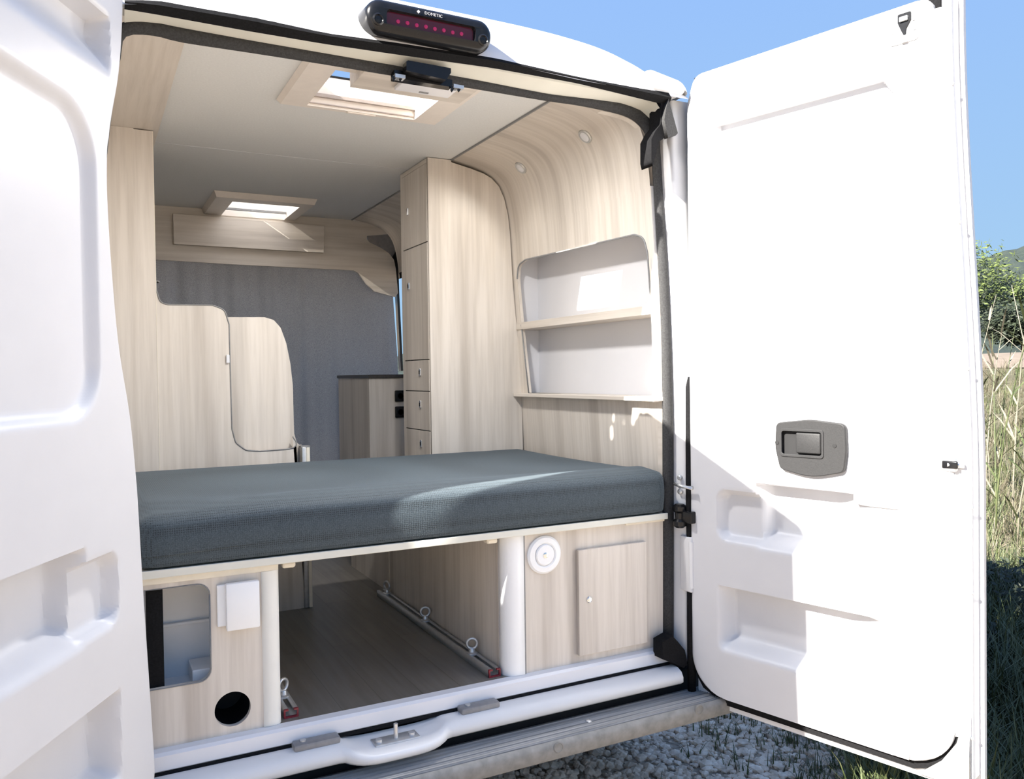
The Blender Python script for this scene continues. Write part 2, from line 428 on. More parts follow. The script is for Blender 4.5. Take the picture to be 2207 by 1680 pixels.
# rear pillars facing the camera
def pillar(s, cols):
    zz = [-.055+.07*i for i in range(28)]
    vs = []; fs = []
    for z in zz:
        for x, y in cols(z): vs.append((x, y, z))
    k = len(cols(0))
    for j in range(len(zz)-1):
        for i in range(k-1): fs.append((j*k+i, j*k+i+1, (j+1)*k+i+1, (j+1)*k+i))
    return raw('rear_pillar', vs, fs, PAINT, van, True)
def rin(z):   # right jamb line, following the seal
    L = [p for p in SEAL_OUT if p.x > .6 and p.z < 1.70]
    for p, q in zip(L, L[1:]):
        if q.z <= z <= p.z: return q.x+(p.x-q.x)*(z-q.z)/max(1e-6, p.z-q.z)
    return L[0].x if z > L[0].z else L[-1].x
def colR(z):
    x = rin(z) if z < 1.66 else rin(1.66)
    return [(x-.006, .012), (x+.000, -.012), (x+.006, -.045), (x+.010, -.055), (x+.018, -.060), (x+.045, -.061), (x+.078, -.062), (.93, .03)]
def colL(z):  # unseen left lip pushed outward to cut the sun on the mattress
    x = -.895-.055*math.exp(-((z-1.2)/.42)**2)
    return [(x, .012), (x-.004, -.03), (x-.008, -.14), (x-.014, -.173), (x-.03, -.168), (x-.04, -.05), (-1.03, .03)]
pillar(1, colR); pillar(-1, colL)
# closed front of the body: windscreen frame
box('cab_front_panel', -1.0, .92, 3.58, 3.62, -.3, .75, PAINT, van)
box('windscreen_top', -1.0, .92, 3.56, 3.62, 1.6, 1.9, PAINT, van)
# rear body sill: white painted tray with striker recess
secs = [(-.004, -.020), (-.012, -.014), (-.036, -.016), (-.040, -.046), (-.044, -.052)]          # aluminium threshold
xa, xb = -.90, .752
th = root('door_threshold', 'white aluminium threshold strip running along the cargo floor edge', 'threshold', (-.05, -.02, -.05), kind='structure')
vs = [(x, y, z) for x in (xa, xb) for y, z in [(.012, -.002), (.0, .0), (-.024, -.003), (-.032, -.010), (-.036, -.044), (-.03, -.05), (.012, -.05)]]
k = 7
fs = [(i, (i+1) % k, k+(i+1) % k, k+i) for i in range(k)]+[tuple(range(k))[::-1], tuple(range(k, 2*k))]
raw('threshold_strip', vs, fs, WGLOSS, th)
vs = [(x, y, z) for x in (xa, xb) for y, z in [(-.028, -.047), (-.040, -.048), (-.041, -.056), (-.028, -.056)]]
raw('sill_seal', vs, [(0, 1, 5, 4), (1, 2, 6, 5), (2, 3, 7, 6), (3, 0, 4, 7), (0, 3, 2, 1), (4, 5, 6, 7)], RUBBER, th)
# painted sill
prof = [(-.03, -.056), (-.050, -.052), (-.075, -.053), (-.095, -.062), (-.104, -.078), (-.104, -.094), (-.09, -.104), (-.03, -.11)]
nX = 120; vs = []; fs = []
for i in range(nX+1):
    x = -.93+(.755+.93)*i/nX
    # recess for the striker in the middle, and the lip pushed out below it
    d = max(0, 1-((x+.235)/.15)**4) if abs(x+.235) < .15 else 0
    for j, (y, z) in enumerate(prof):
        yy = y-(.035*d if j >= 2 else 0); zz = z-(.024*d if j in (1, 2, 3) else .010*d)
        vs.append((x, yy, zz))
k = len(prof)
for i in range(nX):
    for j in range(k-1): fs.append((i*k+j, i*k+j+1, (i+1)*k+j+1, (i+1)*k+j))
raw('painted_sill', vs, fs, PAINT, van, True)
# underbody, so that the floor has a thickness
box('underbody', -.98, .90, .0, 3.6, -.25, -.055, DARK, van, 0)

# striker in the sill
st = root('door_striker', 'steel striker loop in the middle of the white rear sill', 'striker', (-.235, -.08, -.08))
box('striker_plate', -.30, -.17, -.105, -.055, -.079, -.072, STEEL, st, .002)
rod('striker_pin', (-.235, -.082, -.074), (-.235, -.082, -.032), .006, STEEL, st)
for x in (-.285, -.19): rod('screw', (x, -.085, -.074), (x, -.085, -.064), .009, STEEL, st)
for x, lab in ((.03, 'grey rubber buffer on the white sill, right of the striker'), (-.45, 'dark grey buffer on the white sill, left of the striker')):
    t = root('sill_buffer', lab, 'buffer', (x, -.06, -.055), 'buffers on the rear sill')
    box('buffer_pad', x-.062, x+.062, -.078, -.038, -.056, -.036, FLAP, t, .006, smooth=True)
    rod('screw', (x-.035, -.058, -.038), (x-.035, -.058, -.032), .008, STEEL, t)

# ------------------------------------------------------------------ rear bumper
bp = root('rear_bumper', 'grey weathered plastic step bumper with a ribbed top below the sill', 'bumper', (-.05, -.15, -.19))
xa, xb = -1.05, .90
ribs = [(-.070-.0085*i-(.003 if j else 0), -.140+.0003*i-(.0035 if j else 0)) for i in range(14) for j in (0, 1)]
prof = [(.03, -.175), (-.055, -.150), (-.062, -.142)]+ribs+[(-.188, -.136), (-.198, -.141), (-.203, -.150), (-.203, -.174), (-.196, -.188), (-.17, -.194), (.03, -.194)]
vs = [(x, y, z) for x in (xa, xb) for y, z in prof]; k = len(prof)
fs = [(i, i+1, k+i+1, k+i) for i in range(2+len(ribs), k-1)]+[tuple(range(k))[::-1], tuple(range(k, 2*k))]
box('gap_filler', -1.0, .90, -.02, .01, -.2, -.09, DARK, bp, 0)
autosmooth(raw('bumper_face', vs, fs, BUMPER, bp), 50)
kr = 4+len(ribs)
raw('ribbed_step', vs[:kr]+vs[k:k+kr], [(i, i+1, kr+i+1, kr+i) for i in range(kr-1)], RIB, bp)
for px, py in ((1204, 1612), (1507, 1530), (690, 1735)):
    p = W(px, py, 'y', -.203)
    lathe('parking_sensor', p+Vector((0, .002, 0)), (0, -1, 0), [(.0165, 0), (.0165, .003), (.013, .0045), (.012, .0035), (.002, .0035)], BUMPER, bp)
p = W(1270, 1505, 'y', -.12); lathe('bumper_screw', (p.x, -.116, -.141), (0, -.3, 1), [(.009, 0), (.009, .003), (.004, .005)], STEEL, bp, 16)

# ------------------------------------------------------------------ rear brake lamp with camera
bl = root('brake_lamp', 'black high brake light with dark red lens and camera eyes on the roof edge', 'brake light', (-.10, -.12, 1.9))
c0 = W(925, 60, 'y', -.125)
ux = (W(1045, 88, 'y', -.125)-W(805, 40, 'y', -.125)).normalized()
vz = Vector((0, -.10, .99)).normalized(); vz = (vz-ux*vz.dot(ux)).normalized(); nz = ux.cross(vz)   # points backwards, towards the camera
def lp(u, v_, h=0): return c0+ux*u+vz*v_+nz*h
hw, hh = .170, .031
bm = bmesh.new()
rings = []
for (gr, h) in ((.014, -.075), (.014, .004), (.011, .014), (.004, .021), (-.004, .024), (-.012, .025)):
    rings.append([bm.verts.new(lp(x, y, h)) for x, y in rrect(-hw-gr, hw+gr, -hh-gr, hh+gr, .029+gr, 8)])
inner = [[bm.verts.new(lp(x, y, h)) for x, y in rrect(-.130+q, .130-q, -.024+q, .020-q, .012, 8)] for q, h in ((0, .024), (.003, .010))]
al = rings
for x, y in zip(al, al[1:]):
    for k in range(len(x)): bm.faces.new((x[k], x[(k+1) % len(x)], y[(k+1) % len(y)], y[k]))
# front face with the lens window
n1 = len(al[-1])
for k in range(n1): bm.faces.new((al[-1][k], al[-1][(k+1) % n1], inner[0][(k+1) % n1], inner[0][k]))
for k in range(n1): bm.faces.new((inner[0][k], inner[0][(k+1) % n1], inner[1][(k+1) % n1], inner[1][k]))
bm.faces.new(al[0][::-1])
autosmooth(frombm('lamp_housing', bm, BLACK, bl), 40)
bm = bmesh.new(); vv = [bm.verts.new(lp(x, y, .012)) for x, y in rrect(-.128, .128, -.022, .018, .01, 8)]; vw = [bm.verts.new(lp(x, y, .006)) for x, y in rrect(-.128, .128, -.022, .018, .01, 8)]
bm.faces.new(vv); bm.faces.new(vw[::-1])
for k in range(len(vv)): bm.faces.new((vv[k], vv[(k+1) % len(vv)], vw[(k+1) % len(vv)], vw[k]))
frombm('red_lens', bm, REDLENS, bl)
for k in range(8):
    u = -.094+.0265*k
    lathe('led', lp(u, -.004+(.001 if k % 2 else 0), .0118), nz, [(.0058, 0), (.0052, .0015), (.002, .0022)], REDLED, bl, 14)
for s in (-1, 1):
    cpt = lp(s*.153, -.012, .022)
    lathe('camera_eye', cpt, nz, [(.016, 0), (.016, .004), (.012, .007), (.009, .003), (.001, .004)], BLACK, bl, 28)
fc = bpy.data.curves.new('lettering', 'FONT'); fc.body = 'DOMETIC'; fc.size = .011; fc.extrude = .0004; fc.align_x = 'CENTER'; fc.align_y = 'CENTER'; fc.space_character = 1.1
t = bpy.data.objects.new('t', fc); COL.objects.link(t)
me = bpy.data.meshes.new_from_object(t.evaluated_get(bpy.context.evaluated_depsgraph_get())); bpy.data.objects.remove(t)
M = Matrix((ux, vz, nz)).transposed().to_4x4(); M.translation = lp(.002, .0275, .0255); me.transform(M); me.materials.clear()
link('lettering', me, WHITE, bl)
_q = lp(-.042, .0275, .0255)
raw('lettering_mark', [_q+ux*.005, _q+vz*.005, _q-ux*.005, _q-vz*.005, _q+ux*.005+nz*.001, _q+vz*.005+nz*.001, _q-ux*.005+nz*.001, _q-vz*.005+nz*.001], [(0, 1, 2, 3), (4, 5, 6, 7), (0, 1, 5, 4), (1, 2, 6, 5), (2, 3, 7, 6), (3, 0, 4, 7)], WHITE, bl)

# latch on the header
hl = root('header_latch', 'black door latch with steel brackets under the middle of the top frame', 'latch', (-.1, -.03, 1.8))
def onY(px, py, y): return W(px, py, 'y', y)
def traced(name, pts, y, T, m, parent):   # board parallel to the opening, traced, thickness T away from the camera
    P = [W(a, b, 'y', y) for a, b in pts]
    return plate(name, [[(p.x, p.z) for p in P]], (0, y+T, 0), (1, 0, 0), (0, 0, 1), T, m, parent)
traced('latch_body', [(876, 132), (880, 130), (972, 147), (972, 157), (962, 172), (876, 152)], -.07, .03, BLACK, hl)
traced('latch_plate', [(850, 150), (975, 172), (975, 188), (850, 168)], -.035, .03, BLACK, hl)
for px in (861, 987):
    py = 160+(px-861)*.18
    traced('steel_bracket', [(px-9, py-2), (px+13, py+2), (px+13, py+9), (px-9, py+6)], -.05, .025, STEEL, hl)
    for d in (-12, 3): traced('spring_tab', [(px+d-5, py+3), (px+d+6, py+5), (px+d, py+15)], -.045, .008, BLACK, hl)

# hinge-side parts on the right pillar
fl = root('corner_flap', 'grey and black rubber flap at the top right corner of the opening', 'flap', (.74, -.1, 1.75))
traced('rubber_corner', [(1404, 300), (1413, 282), (1424, 268), (1424, 222), (1443, 205), (1443, 212), (1435, 226), (1432, 250), (1440, 292), (1420, 306), (1414, 330), (1407, 358), (1404, 345)], -.09, .06, RUBBER, fl)
traced('rubber_foot', [(1428, 1385), (1450, 1372), (1462, 1385), (1476, 1402), (1482, 1430), (1474, 1441), (1455, 1432), (1428, 1422)], -.075, .05, RUBBER, fl)
traced('grey_cover', [(1436, 232), (1441, 212), (1461, 287), (1457, 292), (1440, 297), (1432, 258)], -.105, .02, SEALR, fl)
ck = root('door_check', 'steel check strap on the right pillar above the black roller', 'door check', (.8, -.08, .6))
for i, (px, py, r) in enumerate(((1465, 1030, .008), (1466, 1060, .009))):
    p = WP(px, py, (.80, -.05, 0), Vector((-.94, -.35, 0))); lathe('bolt', p, (-.94, -.35, 0), [(r, -.02), (r, .004), (r*.6, .006)], STEEL, ck, 16)
p = WP(1463, 1045, (.79, -.06, 0), Vector((-.94, -.35, 0)))
tube('strap', [p+Vector((.0, .02, .0)), p+Vector((-.012, -.02, -.002)), p+Vector((.0, -.07, -.004))], .007, STEEL, ck, 6)
rl = root('door_roller', 'black roller hinge on the right pillar beside the mattress corner', 'hinge', (.8, -.08, .5))
p = WP(1465, 1112, (.79, -.06, 0), Vector((-.94, -.35, 0)))
lathe('roller', p+Vector((.0, .0, -.040)), (0, 0, 1), [(.014, 0), (.024, .008), (.024, .022), (.016, .030), (.016, .05), (.024, .058), (.024, .072), (.014, .08)], BLACK, rl, 24)
box('roller_arm', p.x-.004, p.x+.035, p.y-.06, p.y+.01, p.z-.02, p.z+.02, BLACK, rl, .004)
lh = root('lower_hinge', 'white painted door hinge low on the right pillar', 'hinge', (.8, -.08, .35))
p = WP(1476, 1210, (.80, -.07, 0), Vector((-.94, -.35, 0)))
box('hinge_leaf', p.x-.004, p.x+.03, p.y-.035, p.y+.02, p.z-.10, p.z+.085, PAINT, lh, .004)
rod('hinge_pin', (p.x+.004, p.y-.03, p.z-.085), (p.x+.004, p.y-.03, p.z+.07), .009, PAINT, lh)

# ================================================================== DOORS
def sst(a, b, x):
    t = max(0., min(1., (x-a)/(b-a))); return t*t*(3-2*t)
def sdr(s, z, s0, s1, z0, z1, r):
    dx = abs(s-(s0+s1)/2)-((s1-s0)/2-r); dz = abs(z-(z0+z1)/2)-((z1-z0)/2-r)
    return math.hypot(max(dx, 0), max(dz, 0))+min(max(dx, dz), 0)-r
def trim_depth(s, z):
    d = 0.
    # large window blank
    top = 1.515+.02*(s-.2)
    d = max(d, .022*sst(.0, -.032, sdr(s, z, .145 if s < .4 else .145, .735, .84, top, .13)))
    # ledge near the top, its floor fading out downwards
    if .08 < s < .70 and z < 1.745:
        sr = .62+(1.745-z)*.7
        e_ = min(sst(.078, .095, s), sst(sr+.004, sr-.012, s))
        d = max(d, .050*e_*sst(1.745, 1.728, z)*sst(1.60, 1.70, z))
    # upper pocket: small part and large part with the rib between
    t1 = .034*sst(.0, -.022, sdr(s, z, .092, .330, .385, .555, .045))
    zt = .582 if s < .545 else .556
    t2 = 0.
    if s > .222:
        t2 = .074*sst(.222, .262, s)*sst(zt, zt-.010, z)*sst(.375, .43, z)*(1-.75*sst(.46, .60, s))*(1-sst(.66, .70, s))
    d = max(d, t1, t2)
    # lower pocket, wedge fading to the free edge
    e_ = sst(.095, .125, s)*(1-sst(.50, .68, s))
    zt = .24
    d = max(d, .064*e_*sst(zt, zt-.012, z)*sst(.025, .075, z))
    return d
class Frame:
    def __init__(s_, p, deg):
        a = math.radians(deg); s_.p = Vector(p); s_.k = 1.; s_.d = -Vector((math.cos(a), math.sin(a), 0))
def door(nm, lab, fr, mirror, edge0, hinge_sign):
    """fr: hinge point and direction; depth goes away from the camera side"""
    d = fr.d; inn = Vector((-d.y, d.x, 0)) if not mirror else Vector((d.y, -d.x, 0))   # outward of trim = towards outer skin
    # choose the normal that points away from the camera
    if inn.dot(CAM-fr.p) > 0: inn = -inn
    P = lambda s, z, q=0.: fr.p+d*s*fr.k+inn*q+Vector((0, 0, .93+(z-.93)*fr.k))
    rt = root(nm, lab, 'van door', tuple(fr.p+Vector((0, 0, -.2))), kind='structure')
    z0, z1 = -.128, 1.90
    s1f = lambda z: .812-.045*sst(.6, 1.9, z)
    # rows of z: fine everywhere
    zs = [z0, z0+.004, z0+.012, z0+.025, z0+.04]
    z = z0+.05
    while z < z1-.04: zs.append(z); z += .0065
    zs += [z1-.03, z1-.018, z1-.008, z1-.002, z1]
    nS = 150; vs = []; fs = []
    rb, rt_ = .125, .03
    for z in zs:
        a, b = edge0(z), s1f(z)
        if z < z0+rb: k = rb-math.sqrt(max(0, rb*rb-(z0+rb-z)**2)); a += k; b -= k
        if z > z1-rt_: k = rt_-math.sqrt(max(0, rt_*rt_-(z-(z1-rt_))**2)); a += k; b -= k
        for i in range(nS+1):
            s = a+(b-a)*i/nS
            edge = min(i/nS, 1-i/nS)*(b-a); er = max(0, 1-edge/.010)
            vs.append(P(s, z, trim_depth(s, z)+.008*er*er))
    k = nS+1
    for j in range(len(zs)-1):
        for i in range(nS): fs.append((j*k+i, j*k+i+1, (j+1)*k+i+1, (j+1)*k+i))
    # rim going back
    ring = [j*k for j in range(len(zs))]
    ring = [i for i in range(nS+1)]+[j*k+nS for j in range(1, len(zs))]+[(len(zs)-1)*k+i for i in range(nS-1, -1, -1)]+[j*k for j in range(len(zs)-2, 0, -1)]
    base = len(vs)
    for r in ring: vs.append(Vector(vs[r])+inn*.05)
    n_ = len(ring)
    for i in range(n_): fs.append((ring[i], ring[(i+1) % n_], base+(i+1) % n_, base+i))
    o = raw('inner_trim', vs, fs, WHITE, rt)
    autosmooth(o, 40)
    # gasket round the trim, behind it
    zz = [z0-.02+(z1-z0+.035)*t/60 for t in range(61)]
    def outline(g, g0, zlo, zhi, rb_):
        L = []
        for t in range(61):
            z = zlo+(zhi-zlo)*t/60
            kk = rb_-math.sqrt(max(0, rb_*rb_-(zlo+rb_-z)**2)) if z < zlo+rb_ else 0
            L.append((z, edge0(z)-g0+kk, s1f(z)+g-kk))
        return L
    def ring_(name, g, g0, zlo, zhi, rb_, wd, q0, q1, m):
        L = outline(g, g0, zlo, zhi, rb_); O1 = [(z, a) for z, a, b in L]+[(z, b) for z, a, b in L[::-1]]
        L = outline(g-wd, g0-wd, zlo+wd, zhi-wd, rb_-wd*.5); O2 = [(z, a) for z, a, b in L]+[(z, b) for z, a, b in L[::-1]]
        vs = [P(a, z, q) for q in (q0, q1) for O in (O1, O2) for z, a in O]; n = len(O1); fs = []
        for i in range(n):
            j = (i+1) % n
            fs += [(i, j, n+j, n+i), (2*n+i, 2*n+j, 3*n+j, 3*n+i), (i, j, 2*n+j, 2*n+i), (n+i, n+j, 3*n+j, 3*n+i)]
        return raw(name, vs, fs, m, rt)
    def slab(name, g, g0, zlo, zhi, rb_, q0, q1, m):
        L = outline(g, g0, zlo, zhi, rb_); vs = []; fs = []
        for q in (q0, q1):
            for z, a, b in L:
                vs.append(P(a, z, q)); vs.append(P(b, z, q))
        n = len(L)
        for b_ in (0, 2*n):
            for i in range(n-1): fs.append((b_+2*i, b_+2*i+1, b_+2*i+3, b_+2*i+2))
        loop = [2*i for i in range(n)]+[2*i+1 for i in range(n-1, -1, -1)]
        for i in range(len(loop)):
            x, y = loop[i], loop[(i+1) % len(loop)]; fs.append((x, y, 2*n+y, 2*n+x))
        bm = bmesh.new(); me = bpy.data.meshes.new('t'); me.from_pydata([tuple(v) for v in vs], [], fs); bm.from_mesh(me)
        return autosmooth(frombm(name, bm, m, rt), 30)
    ring_('door_gasket', .010, .004, z0-.028, z1+.002, .12, .030, .022, .050, RUBBER)
    ring_('door_frame', .034, -.004, z0-.048, z1+.008, .02, .048, .034, .082, PAINT)
    slab('outer_skin', .046, -.006, z0-.062, z1+.012, .015, .081, .098, PAINT)
    return rt, P, s1f, inn
FR = Frame((.802, -.10, 0), 104.5)
FL = Frame((-.8785, -.180, 0), 61.5); FL.k = .972
_e = [(-.2, -.09), (-.052, -.071), (.221, -.047), (.452, -.026), (.677, -.008), (.843, .018), (1.004, .062), (1.16, .085), (1.312, .098), (1.40, .098), (1.469, .087), (1.643, .033), (1.813, .008), (1.95, .0)]
def edgeL(z):
    for (a, u), (b, v_) in zip(_e, _e[1:]):
        if a <= z <= b:
            t = (z-a)/(b-a); i = [q[0] for q in _e].index(a)
            p0 = _e[max(i-1, 0)][1]; p3 = _e[min(i+2, len(_e)-1)][1]
            return .5*((2*u)+(-p0+v_)*t+(2*p0-5*u+4*v_-p3)*t*t+(-p0+3*u-3*v_+p3)*t**3)
    return _e[0][1] if z < _e[0][0] else _e[-1][1]
def edgeR(z): return -.010*(1-sst(1.80, 1.90, z))+.014*sst(1.80, 1.90, z)
dl_, PL, _, innL = door('door_1', 'left rear van door, white inner trim in shade, cut off by the photo edge', FL, True, edgeL, -1)
dr_, PR, s1R, innR = door('door_2', 'right rear van door, open and sunlit, with grey inner handle', FR, False, edgeR, 1)

# right door: handle
def pr(name, s0, s1, z0, z1, q0, q1, m, parent, bev=.003, r=0):
    M = Matrix((FR.d, Vector((0, 0, 1)), innR)).transposed().to_4x4(); M.translation = FR.p
    if FR.d.cross(Vector((0, 0, 1))).dot(innR) < 0: pass
    bm = bmesh.new(); bbox(bm, s0, s1, z0, z1, q0, q1, bev, 3, M); return autosmooth(frombm(name, bm, m, parent))
def prb(name, lp2, q0, q1, m, parent, taper=.0):
    """solid from a 2-D outline (s,z) between depths, front tapered"""
    cx = sum(p[0] for p in lp2)/len(lp2); cz = sum(p[1] for p in lp2)/len(lp2)
    bm = bmesh.new()
    R_ = []
    for q, tp in ((q1, 0), (q0+.004, 0), (q0+.001, taper*.5), (q0, taper)):
        R_.append([bm.verts.new(PR(cx+(s-cx)*(1-tp/max(.02, math.hypot(s-cx, z-cz))), cz+(z-cz)*(1-tp/max(.02, math.hypot(s-cx, z-cz))), q)) for s, z in lp2])
    n = len(lp2)
    for x, y in zip(R_, R_[1:]):
        for k in range(n): bm.faces.new((x[k], x[(k+1) % n], y[(k+1) % n], y[k]))
    bm.faces.new(R_[-1]); bm.faces.new(R_[0][::-1])
    return autosmooth(frombm(name, bm, m, parent), 40)
hd = bpy.data.objects.new('handle_surround', None)
# grey surround as a plate with a rectangular hole
def plateR(name, loops, q, T, m, parent, bev=0.):
    U_ = FR.d; V_ = Vector((0, 0, 1)); n = U_.cross(V_)
    if n.dot(innR) > 0: return plate(name, loops, FR.p+innR*q, U_, V_, T, m, parent, bev)
    return plate(name, loops, FR.p+innR*(q+T), U_, V_, T, m, parent, bev)
outl = fillet([(.318, .775), (.425, .788), (.533, .778), (.536, .70), (.528, .640), (.43, .616), (.330, .636), (.314, .70)], [.02, .2, .02, .1, .02, .2, .02, .1], 6)
hs = plateR('handle_surround', [outl, rrect(.335, .466, .680, .754, .008, 4)], -.016, .016, GREY, dr_, .003)
plateR('handle_bezel', [rrect(.331, .470, .675, .759, .010, 4), rrect(.338, .463, .683, .751, .007, 4)], -.019, .005, GREY, dr_, .001)
pr('handle_recess', .334, .467, .679, .755, -.0035, -.0015, DARK, dr_, 0)
pr('release_lever', .382, .460, .687, .748, -.017, -.004, GREY, dr_, .005)
for s in (.322, .502): 
    c = PR(s, .715, -.0165); lathe('screw_hole', c, tuple(-innR), [(.006, 0), (.006, .001), (.004, .0012)], DARK, dr_, 16)
# bottom bracket
plateR('bottom_bracket', [fillet([(.657, -.125), (.700, -.125), (.700, -.03), (.657, -.03)], [0, 0, .02, .02], 6)], -.006, .006, WGLOSS, dr_, .001)
for z in (-.062, -.092): lathe('bracket_screw', PR(.679, z, -.006), tuple(-innR), [(.009, 0), (.008, .003), (.003, .004)], STEEL, dr_, 16)
# top latch
plateR('latch_dish', [rrect(.655, .735, 1.80, 1.885, .012, 4)], -.003, .003, PAINT, dr_, .001)
plateR('latch_slot', [fillet([(.680, 1.878), (.715, 1.878), (.715, 1.855), (.703, 1.835), (.700, 1.81), (.690, 1.83), (.680, 1.855)], .004, 3)], -.006, .006, BLACK, dr_, .001)
pr('latch_tongue', .690, .706, 1.800, 1.818, -.010, .0, STEEL, dr_, .002)
pr('latch_tongue', .686, .708, 1.855, 1.868, -.012, -.004, STEEL, dr_, .002)
for s, z in ((.667, 1.835), (.724, 1.83), (.722, 1.855)): lathe('latch_screw', PR(s, z, -.003), tuple(-innR), [(.005, 0), (.005, .002), (.002, .003)], STEEL, dr_, 12)
# free-edge flange, rivets and side latch
vs = []
nz_ = 40
for t in range(nz_+1):
    z = -.03+1.90*t/nz_
    vs += [PR(s1R(z)-.001, z, .012), PR(s1R(z)+.012, z, .014), PR(s1R(z)+.028, z, .022), PR(s1R(z)+.032, z, .046)]
fs = [(4*i+j, 4*i+j+1, 4*i+4+j+1, 4*i+4+j) for i in range(nz_) for j in range(3)]
raw('edge_flange', vs, fs, PAINT, dr_, False)
for z in (1.72, 1.36, .98, .62, .40, .02):
    for dq, dz in ((.008, 0), (.034, -.05)):
        lathe('rivet', PR(s1R(z+dz)+dq, z+dz, .018 if dq < .02 else .03), tuple(-innR), [(.004, -.002), (.004, .002), (.0015, .0035)], STEEL, dr_, 12)
pr('side_latch', .780, .822, .664, .702, -.006, .02, STEEL, dr_, .006)
pr('latch_mouth', .788, .826, .672, .692, -.009, -.002, BLACK, dr_, .003)
rod('latch_claw', PR(.800, .682, -.006), PR(.835, .680, .012), .006, STEEL, dr_)
# grey corner plate at the bottom free corner and rod strip
plateR('corner_plate', [[(.715, -.163), (.842, -.163), (.842, .03), (.830, .02), (.812, -.05), (.775, -.108)]], .017, .010, PLATEG, dr_)
# black seal seen in the hinge gap
vs = [(PR(-.022, z, .02), PR(-.012, z, .015), PR(-.006, z, .03)) for z in (-.13, 0, .2, .4, .62, .64, .88, .92)]
tube('hinge_seal', [PR(-.017, z, .012) for z in (-.14, .1, .3, .5, .64, .80, .88, .915)], [.014, .014, .012, .014, .013, .012, .011, .003], RUBBER, dr_, 8)
for px, py in ((1795, 1590),):
    pass

# ================================================================== INTERIOR SHELL
def struct(o, label, cat): return tag(o, label, cat, kind='structure')
o = box('floor', XL-.04, .86, -.0, 2.75, -.05, .0, FLOOR, None, 0); struct(o, 'grey wood-look vinyl floor under the raised bed', 'floor')
# ceiling with two hatch holes
cl = plate('ceiling', [[(-.98, -.0), (.4395, -.0), (.4395, 2.52), (-.98, 2.52)]]+[[(h[0], h[2]), (h[1], h[2]), (h[1], h[3]), (h[0], h[3])] for h in HOLES], (0, 0, ZC), (1, 0, 0), (0, 1, 0), .012, CEIL)
struct(cl, 'pale grey flat ceiling board with two roof hatches', 'ceiling')
o = box('trim_1', -.714, .437, 1.262, 1.266, ZC-.0006, ZC+.001, WGLOSS, None, 0); struct(o, 'thin seam line across the grey ceiling', 'seam')
# right wall: inclined flat part with the niche hole, then the curved cove
pa, pb = Vector((.777, 0, .60)), Vector((.722, 0, 1.56))
up = (pb-pa).normalized(); nrm = Vector((0, 1, 0)).cross(up)   # 
O_ = pa-up*.62
NP = Vector((up.z, 0, -up.x))          # pointing +X
def RWp(px, py):
    q = WP(px, py, pa, NP); return ((q-O_).dot(Vector((0, 1, 0))), (q-O_).dot(up), q)
nich = [(1115, 600), (1117, 572), (1133, 560), (1368, 506), (1388, 512), (1396, 545), (1406, 660), (1424, 858), (1140, 848), (1124, 700)]
npts = [(max(.034, RWp(*p)[0]), RWp(*p)[1]) for p in nich]
nl = fillet(npts, [.02, .05, .02, .05, .05, .02, 0, 0, 0, 0], 5)
wr = plate('wall_right', [[(.002, 0), (2.5, 0), (2.5, (1.56-.6)/up.z+.62), (.002, (1.56-.6)/up.z+.62)], nl], O_, (0, 1, 0), up, .014, WCOVE)
# make sure the board lies outside (towards +X) of its visible face
wr.data.transform(Matrix.Translation(NP*(.014 if (Vector((0, 1, 0)).cross(up)).dot(NP) < 0 else 0)))
# cut the sliding-door window out of the right wall by keeping only y < 1.42 full height
bm = bmesh.new(); bm.from_mesh(wr.data)
bmesh.ops.bisect_plane(bm, geom=bm.verts[:]+bm.edges[:]+bm.faces[:], plane_co=(0, 1.42, 0), plane_no=(0, 1, 0), clear_outer=True)
bm.to_mesh(wr.data); bm.free()
while wr.data.uv_layers: wr.data.uv_layers.remove(wr.data.uv_layers[0])
uvl = wr.data.uv_layers.new(name='UV')
for lo in wr.data.loops:
    c_ = wr.data.vertices[lo.vertex_index].co; uvl.data[lo.index].uv = (c_.y, (c_-O_).dot(up)-((1.56-.6)/up.z+.62))
struct(wr, 'pale ash laminate right wall with a niche cut out', 'wall')
cove = [(.722, 1.558), (.719, 1.60), (.710, 1.66), (.697, 1.715), (.675, 1.765), (.640, 1.802), (.60, 1.824), (.54, 1.842), (.4385, 1.8605)]
cv = smoothpath([Vector((x, 0, z)) for x, z in cove], 4)
cvr = strip('cove_panel', [p+Vector((0, .004, 0)) for p in cv], [p+Vector((0, 2.5, 0)) for p in cv], WCOVE, wr, 0)
uvl = cvr.data.uv_layers.new(name='UV'); _n = len(cv); _L = [0]
for _a, _b in zip(cv, cv[1:]): _L.append(_L[-1]+(_b-_a).length)
for lo in cvr.data.loops:
    vi = lo.vertex_index; uvl.data[lo.index].uv = ((0 if vi < _n else 2.5), _L[vi % _n])
ln = box('shadow_strip', .434, .4405, .0, 2.5, ZC-.006, ZC+.002, EDGE, None, 0); struct(ln, 'dark strip standing in for the shadow line where the ceiling meets the right wall', 'trim')  # dark strip put in for the shade along this joint
